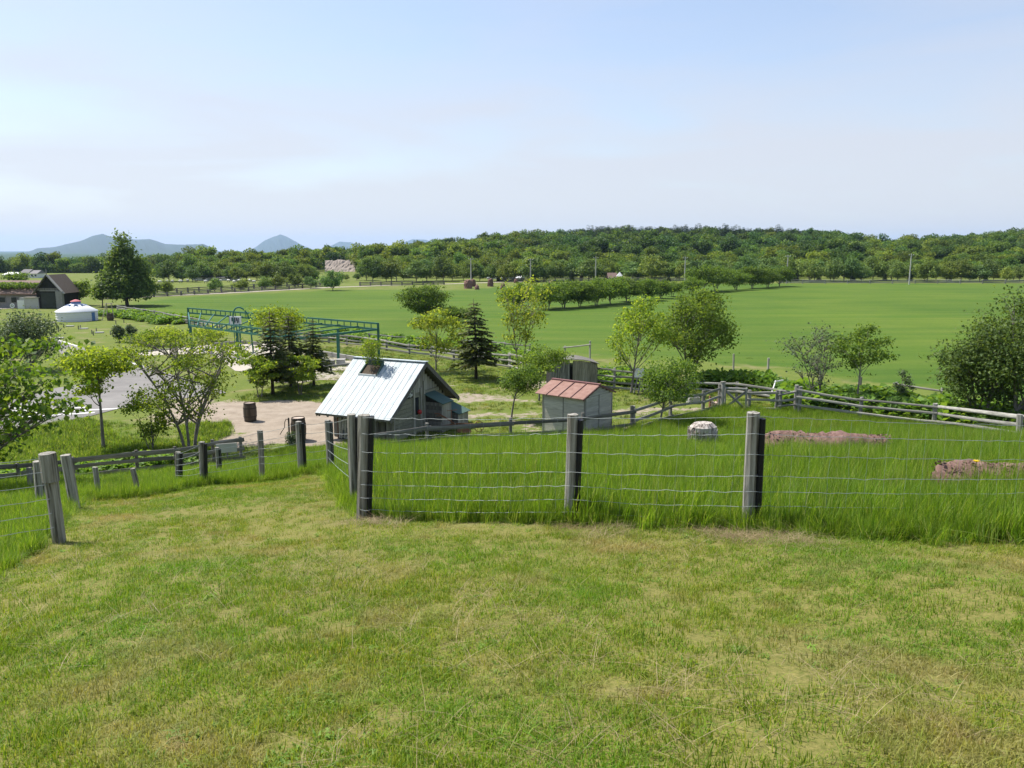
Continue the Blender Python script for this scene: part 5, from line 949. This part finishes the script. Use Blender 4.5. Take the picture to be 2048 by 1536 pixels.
# ------------------------------------------------------------------ stuff: scattered instances
def gn_scatter(name, pts, rot, scl, protos, label):
    me = bpy.data.meshes.new(name); me.vertices.add(len(pts)); me.vertices.foreach_set('co', np.asarray(pts, np.float32).ravel())
    a = me.attributes.new('rot', 'FLOAT_VECTOR', 'POINT'); a.data.foreach_set('vector', np.asarray(rot, np.float32).ravel())
    a = me.attributes.new('scl', 'FLOAT_VECTOR', 'POINT'); a.data.foreach_set('vector', np.asarray(scl, np.float32).ravel())
    a = me.attributes.new('pick', 'INT', 'POINT'); a.data.foreach_set('value', rng.integers(0, len(protos), len(pts)).astype(np.int32))
    o = link(name, me); tag(o, label, None, None, 'stuff')
    ng = bpy.data.node_groups.new(name, 'GeometryNodeTree'); ng.interface.new_socket('Geometry', in_out='INPUT', socket_type='NodeSocketGeometry'); ng.interface.new_socket('Geometry', in_out='OUTPUT', socket_type='NodeSocketGeometry')
    gi = ng.nodes.new('NodeGroupInput'); gout = ng.nodes.new('NodeGroupOutput'); ip = ng.nodes.new('GeometryNodeInstanceOnPoints'); jn = ng.nodes.new('GeometryNodeJoinGeometry'); L = ng.links.new
    for k, me_ in enumerate(protos):
        po = bpy.data.objects.new(name+'_clump', me_); oi = ng.nodes.new('GeometryNodeObjectInfo'); oi.inputs['Object'].default_value = po; oi.inputs['As Instance'].default_value = True; L(oi.outputs['Geometry'], jn.inputs[0])
    L(gi.outputs[0], ip.inputs['Points']); L(jn.outputs[0], ip.inputs['Instance']); ip.inputs['Pick Instance'].default_value = True
    for nm, sock, ty in (('rot', 'Rotation', 'FLOAT_VECTOR'), ('scl', 'Scale', 'FLOAT_VECTOR'), ('pick', 'Instance Index', 'INT')):
        na = ng.nodes.new('GeometryNodeInputNamedAttribute'); na.data_type = ty; na.inputs['Name'].default_value = nm; L([q for q in na.outputs if q.enabled][0], ip.inputs[sock])
    L(ip.outputs[0], gout.inputs[0]); md = o.modifiers.new('scatter', 'NODES'); md.node_group = ng; return o
def blades(n, rad, h0, h1, wd, seed, mat, bend=.45, seg=3, flat=0.):
    rs = np.random.default_rng(seed); a = rs.uniform(0, 6.283, n); r = rad*np.sqrt(rs.random(n)); b = np.stack([r*np.cos(a), r*np.sin(a), np.zeros(n)], -1)
    h_ = rs.uniform(h0, h1, n)*(1-.3*(r/rad)); da = rs.uniform(0, 6.283, n); dv = np.stack([np.cos(da), np.sin(da), 0*da], -1); sd = np.stack([-np.sin(da), np.cos(da), 0*da], -1); bd = np.abs(rs.normal(0, bend, n))+flat
    v = []; f = []
    for k in range(seg+1):
        t = k/seg; c = b+dv*(h_*bd*t**1.8)[:, None]+np.array([0, 0, 1.])*(h_*t*(1-.28*np.minimum(bd, 2)*t))[:, None]; w_ = wd*(1-t**1.6)*.5
        if k < seg: v += [c-sd*w_, c+sd*w_]
        else: v.append(c)
    nv = 2*seg+1; V = np.stack(v, 1).reshape(-1, 3); i = np.arange(n)*nv; m = MB(); m.v.append(V); m.n = len(V)
    for k in range(seg-1): m.f.append(np.stack([i+2*k, i+2*k+1, i+2*k+3, i+2*k+2], -1))
    m.f.append(np.stack([i+2*seg-2, i+2*seg-1, i+2*seg], -1)); return m.mesh('blades', mat)
def in_area(polys, n, ex=(), near=None, dens=None):
    P = np.concatenate(polys); lo, hi = P.min(0), P.max(0); pts = rng.uniform(lo, hi, (n, 2)); m = np.zeros(n, bool)
    for p in polys: m |= inpoly(pts[:, 0], pts[:, 1], p)
    for p in ex: m &= ~inpoly(pts[:, 0], pts[:, 1], p)
    pts = pts[m]
    u = pts[:, 0]/np.maximum(pts[:, 1], .3); m = (np.abs(u) < .72) | (pts[:, 1] < 3); pts = pts[m]
    if dens is not None: pts = pts[rng.random(len(pts)) < dens(pts[:, 0], pts[:, 1])]
    return pts
def scat(name, polys, n, protos, label, s=(.75, 1.3), hs=(.8, 1.2), tilt=.12, ex=(), dens=None, dz=0.):
    p = in_area(polys, n, ex, None, dens); k = len(p); z = hgt(p[:, 0], p[:, 1])+dz
    rot = np.stack([rng.normal(0, tilt, k), rng.normal(0, tilt, k), rng.uniform(0, 6.283, k)], -1); sc = rng.uniform(*s, k); hsc = sc*rng.uniform(*hs, k)*(.75+.5*vnoise(p[:, 0], p[:, 1], .8, 5))
    gn_scatter(name, np.c_[p, z], rot, np.stack([sc, sc, hsc], -1), protos, label); return k
lawn_p = [blades(46, .085, .018, .055, .0042, 200+i, M['lawn'], .7, 2) for i in range(4)]+[blades(34, .08, .03, .085, .0045, 206, M['lawn'], .5, 2)]+[blades(30, .10, .02, .05, .0042, 208, M['lawn'], 1.6, 2, .8)]
k = scat('lawn_grass', [POLY_LAWN], 190000, lawn_p, 'mown yellow-green lawn grass with dry patches', (.8, 1.4), dens=lambda x, y: np.clip(1.3-y/9, .3, 1)*np.clip(.6+1.1*vnoise(x, y, 1.3, 21), .5, 1)*np.clip((vnoise(x, y, .75, 81)*.7+vnoise(x, y, 2.6, 83)*.3-.16)*4, .42, 1))
lawn_w = [blades(16, .055, .02, .05, .013, 220+i, M['weed'], 1.1, 2, .5) for i in range(2)]; scat('clover', [POLY_LAWN], 16000, lawn_w, 'scattered broad-leaved clover in the lawn', (.6, 1.2), dens=lambda x, y: np.clip((vnoise(x, y, .9, 31)-.45)*2.2, 0.02, 1)*np.clip(1.2-y/14, .2, 1))
stalk_m = leafmat('pale_grass_stalk', [(.24, .25, .08), (.36, .34, .15), (.2, .27, .06)], .4); stalk_p = [blades(9, .15, .5, .85, .006, 290+i, stalk_m, .25, 3) for i in range(2)]
scat('grass_stalks', [POLY_TALL], 9000, stalk_p, 'pale flowering stalks standing above the tall grass', (.7, 1.1), dens=lambda x, y: np.clip((vnoise(x, y, .6, 61)-.3)*2, .08, 1))
tall_p = [blades(60, .16, .26, .56, .0085, 230+i, M['tall'], .32, 3) for i in range(4)]+[blades(44, .17, .3, .66, .008, 236, M['tall'], .55, 3)]
k2 = scat('tall_grass', [POLY_TALL], 44000, tall_p, 'tall uncut grass covering the slope behind the wire fence', (.8, 1.25), (.85, 1.2), .1, dens=lambda x, y: np.clip(1.3-y/42, .5, 1))
k3 = scat('tall_grass', [POLY_LEFT], 16000, tall_p, 'uncut grass along the left and lower fences', (.6, .95), (.6, .95), .1)
fl_p = [blades(26, .12, .2, .42, .007, 240, M['tall'], 1.1, 3, .3)]
edge = np.concatenate([np.linspace(G(a, b)[:2], G(c, d)[:2], 70) for a, b, c, d in ((728, 1036, 1137, 1044), (1137, 1044, 1500, 1064), (1500, 1064, 2060, 1084), (30, 1130, 156, 1004), (156, 1004, 400, 972), (400, 972, 655, 946), (655, 946, 722, 1036))]); edge = np.repeat(edge, 3, 0)+rng.normal(0, .09, (len(edge)*3, 2))
gn_scatter('edge_grass', np.c_[edge, hgt(edge[:, 0], edge[:, 1])], np.c_[rng.normal(0, .15, (len(edge), 2)), rng.uniform(0, 6.28, len(edge))], np.repeat(rng.uniform(.35, .85, (len(edge), 1)), 3, 1), tall_p[:2]+fl_p, 'ragged grass fringe left by the mower along the fences')
straw_m = leafmat('dry_straw', [(.2, .145, .07), (.34, .27, .15), (.13, .1, .05)], .2); straw_p = [blades(40, .16, .05, .16, .004, 250+i, straw_m, 2.0, 2, 1.5) for i in range(2)]
ed2 = np.concatenate([np.linspace(G(a, b)[:2], G(c, d)[:2], 60) for a, b, c, d in ((705, 1042, 800, 1048), (1130, 1054, 1240, 1064), (1490, 1076, 1620, 1086), (1400, 1070, 1500, 1076))])+rng.normal(0, .2, (240, 2)); ed2 = ed2[::2]; gn_scatter('dry_clippings', np.c_[ed2, hgt(ed2[:, 0], ed2[:, 1])+.01], np.c_[rng.normal(0, .1, (120, 2)), rng.uniform(0, 6.28, 120)], np.repeat(rng.uniform(.4, .9, (120, 1)), 3, 1), straw_p, 'dry brown clippings lying along the fence foot')
scat('straw_bits', [POLY_LAWN], 26000, [blades(7, .10, .05, .13, .0028, 255, straw_m, 2.4, 2, 1.8)], 'loose dry straw lying on the mown lawn', (.5, 1.1), dens=lambda x, y: np.clip((vnoise(x, y, .55, 71)-.42)*2.4, .01, 1)*np.clip(1.2-y/12, .1, 1), dz=.012)
YARD = gp([(200, 905), (300, 905), (420, 925), (560, 905), (745, 893), (855, 895), (1021, 880), (1263, 864), (1440, 818), (1590, 822), (1718, 838), (1867, 859), (2100, 880), (2100, 830), (1600, 770), (1300, 760), (1050, 745), (900, 722), (700, 695), (560, 690), (640, 745), (560, 770), (460, 800), (330, 862), (200, 840)])
yard_p = [blades(26, .16, .05, .12, .012, 260+i, M['lawn'], .7, 2) for i in range(2)]+[blades(26, .16, .06, .16, .012, 262, M['pastureblade'], .6, 2)]
scat('yard_grass', [YARD], 26000, yard_p, 'short rough grass over the yard behind the fences', (.8, 1.5), ex=DIRT)
scat('yard_grass', [gp([(60, 858), (180, 838), (215, 850), (230, 880), (420, 885), (430, 905), (300, 940), (0, 970), (-200, 980), (-200, 900)]), gp([(370, 850), (455, 848), (464, 868), (420, 888), (360, 880)])], 12000, [blades(30, .18, .12, .32, .014, 270, M['tall'], .5, 2), blades(30, .18, .1, .25, .014, 271, M['pastureblade'], .6, 2)], 'rough grass at the foot of the slope by the road', (.7, 1.3))
past_p = [blades(24, .3, .05, .13, .03, 280+i, M['pastureblade'], .6, 2) for i in range(2)]
scat('pasture_grass', [POLY_PAST], 60000, past_p, 'even green pasture grass', (.7, 1.5), dens=lambda x, y: np.clip(1.15-y/50, 0, 1)*np.clip(.2+1.2*vnoise(x*.35, y, .35, 41), .15, 1))
def weedclump(seed, mat, n=60, r=.45, hh=.6, ls=.22):
    rs = np.random.default_rng(seed); c, d, rs = leafball(n, (r, r, hh*.6), ls, seed); c[:, 2] = np.abs(c[:, 2])+hh*.25; v, f = leaves(c, np.tile([0, 0, 1.], (n, 1)), ls, rs, 1., .8); b = MB().add(v, f)
    for i in range(6): b.tube(np.array([(0, 0, 0), c[i]]), .01, 3, False)
    return b.mesh('weed_clump', mat)
weeds = [weedclump(300+i, M['weed']) for i in range(3)]; weeds2 = [weedclump(310+i, M['weed'], 80, .6, .95, .26) for i in range(2)]
def band(px, hw): return strip(px, hw)
scat('weed_bed', [band([(650, 672), (740, 682), (860, 694), (1000, 712), (1060, 728)], 1.5)], 2600, weeds, 'broad-leaved weeds behind the zigzag fence', (.8, 1.5))
scat('weed_bed', [band([(1190, 752), (1260, 762), (1330, 768)], 1.8)], 800, weeds, 'pale leafy weeds around the windblown tree foot', (.6, 1.2))
scat('weed_bed', [band([(1400, 772), (1480, 778), (1560, 790)], 1.1)], 700, weeds2, 'dense knee-high leafy hedge plants beyond the gate', (.75, 1.2))
scat('weed_bed', [band([(1570, 806), (1700, 814), (1820, 828), (1950, 845), (2100, 860)], 1.8)], 2300, weeds, 'fresh green butterbur weeds behind the long silvery fence', (1.0, 1.9))
scat('weed_bed', [band([(220, 628), (290, 635), (370, 648)], 2.4)], 1100, weeds, 'pale green weeds behind the fence by the yurt', (.8, 1.4))
scat('weed_bed', [band([(-40, 968), (100, 955), (250, 938), (360, 925)], 1.3)], 900, weeds, 'leafy weeds under the dark plank fence', (.5, 1.0), dens=lambda x, y: np.clip((vnoise(x, y, .8, 51)-.3)*2, .1, 1))
# woodland on the hill
def simple_tree(seed, H, r, nl, ls, mat):
    return tree_meshes(H, H*.22, r, mat, nl, ls, seed, K=13, clump=.44, tr=.16, twigs=0, loose=0., flat=.9)
wood = []
for i in range(5):
    t_, c_ = simple_tree(400+i, 9.5+i*.6, 5.0-.25*i, 1700, .78, M['forest']); wood.append(c_)
con = [fir_meshes(12., 2.2, 420+i, M['pine'], .15)[1] for i in range(2)]
def forest_pts(n, y0, y1, u0, u1, sp, seed):
    rs = np.random.default_rng(seed); y = np.sqrt(rs.uniform(y0**2, y1**2, n)); u = rs.uniform(u0, u1, n); x = u*y; key = np.round(np.c_[x/sp, y/sp]).astype(int); _, ix = np.unique(key, axis=0, return_index=True); return np.c_[x, y][ix]
U = lambda px: (px-1024)/FPX
pt = np.concatenate([forest_pts(1500, 218, 272, U(420), U(2350), 5.5, 11), forest_pts(9000, 268, 520, U(380), U(2350), 7.0, 1), forest_pts(2500, 330, 560, U(-350), U(400), 7, 2)])
pt = pt[~((pt[:, 1] < 296) & (pt[:, 0]/pt[:, 1] > U(640)) & (pt[:, 0]/pt[:, 1] < U(722)))]
s_ = rng.uniform(.7, 1.15, len(pt))*(.52+.48*sstep(235, 300, pt[:, 1]))*(.84+.10*sstep(U(560), U(680), pt[:, 0]/pt[:, 1])+.06*sstep(U(680), U(980), pt[:, 0]/pt[:, 1]))
hs_ = s_*rng.uniform(.85, 1.1, len(pt)); z_ = hgt(pt[:, 0], pt[:, 1]); uu = 1024+FPX*pt[:, 0]/pt[:, 1]
deep = rng.random(len(pt)) < (.12+.68*sstep(940, 1120, uu)*(1-.5*sstep(1600, 1780, uu)))*sstep(270, 300, pt[:, 1])
wood2 = [m_.copy() for m_ in wood]
for m_ in wood2: m_.materials.clear(); m_.materials.append(M['forestdeep'])
for nm, sel, pr, lab in (('woodland', ~deep, wood, 'light green broad-leaved woodland covering the long hill'), ('deep_woodland', deep, wood2, 'deeper green trees massed on the right half of the wooded hill')):
    k_ = int(sel.sum()); gn_scatter(nm, np.c_[pt, z_-.8][sel], np.c_[np.zeros((k_, 2)), rng.uniform(0, 6.28, k_)], np.stack([s_, s_, hs_], -1)[sel], pr, lab)
pt = np.concatenate([forest_pts(2200, 415, 500, U(1060), U(1660), 3.6, 5), forest_pts(260, 380, 470, U(940), U(1250), 6, 6)]); uu = 1024+FPX*pt[:, 0]/pt[:, 1]; s_ = rng.uniform(.8, 1.1, len(pt))*(.45+.55*sstep(1040, 1200, uu)*(1-sstep(1540, 1680, uu)))*(.82+.3*vnoise(pt[:, 0], pt[:, 1], .08, 9)); gn_scatter('pinewood', np.c_[pt, hgt(pt[:, 0], pt[:, 1])-.5], np.c_[np.zeros((len(pt), 2)), rng.uniform(0, 6.28, len(pt))], np.stack([s_, s_, s_], -1), con, 'dark conifers along the crest of the wooded hill')
# ------------------------------------------------------------------ haze: a closed box of air round everything
zmin = -17.; zmax = 238.; m, t, o = newmat('haze_air'); pv = N(t, 'ShaderNodeVolumePrincipled'); pv.inputs['Color'].default_value = (.50, .68, 1.0, 1); pv.inputs['Density'].default_value = 0.7e-4; pv.inputs['Anisotropy'].default_value = .2; t.links.new(pv.outputs[0], o.inputs['Volume'])
tag(MB().box((0, 7000, (zmin+zmax)/2), (14000, 8000, (zmax-zmin)/2)).build('haze', m), 'thin pale haze over the whole plain', None, None, 'stuff')
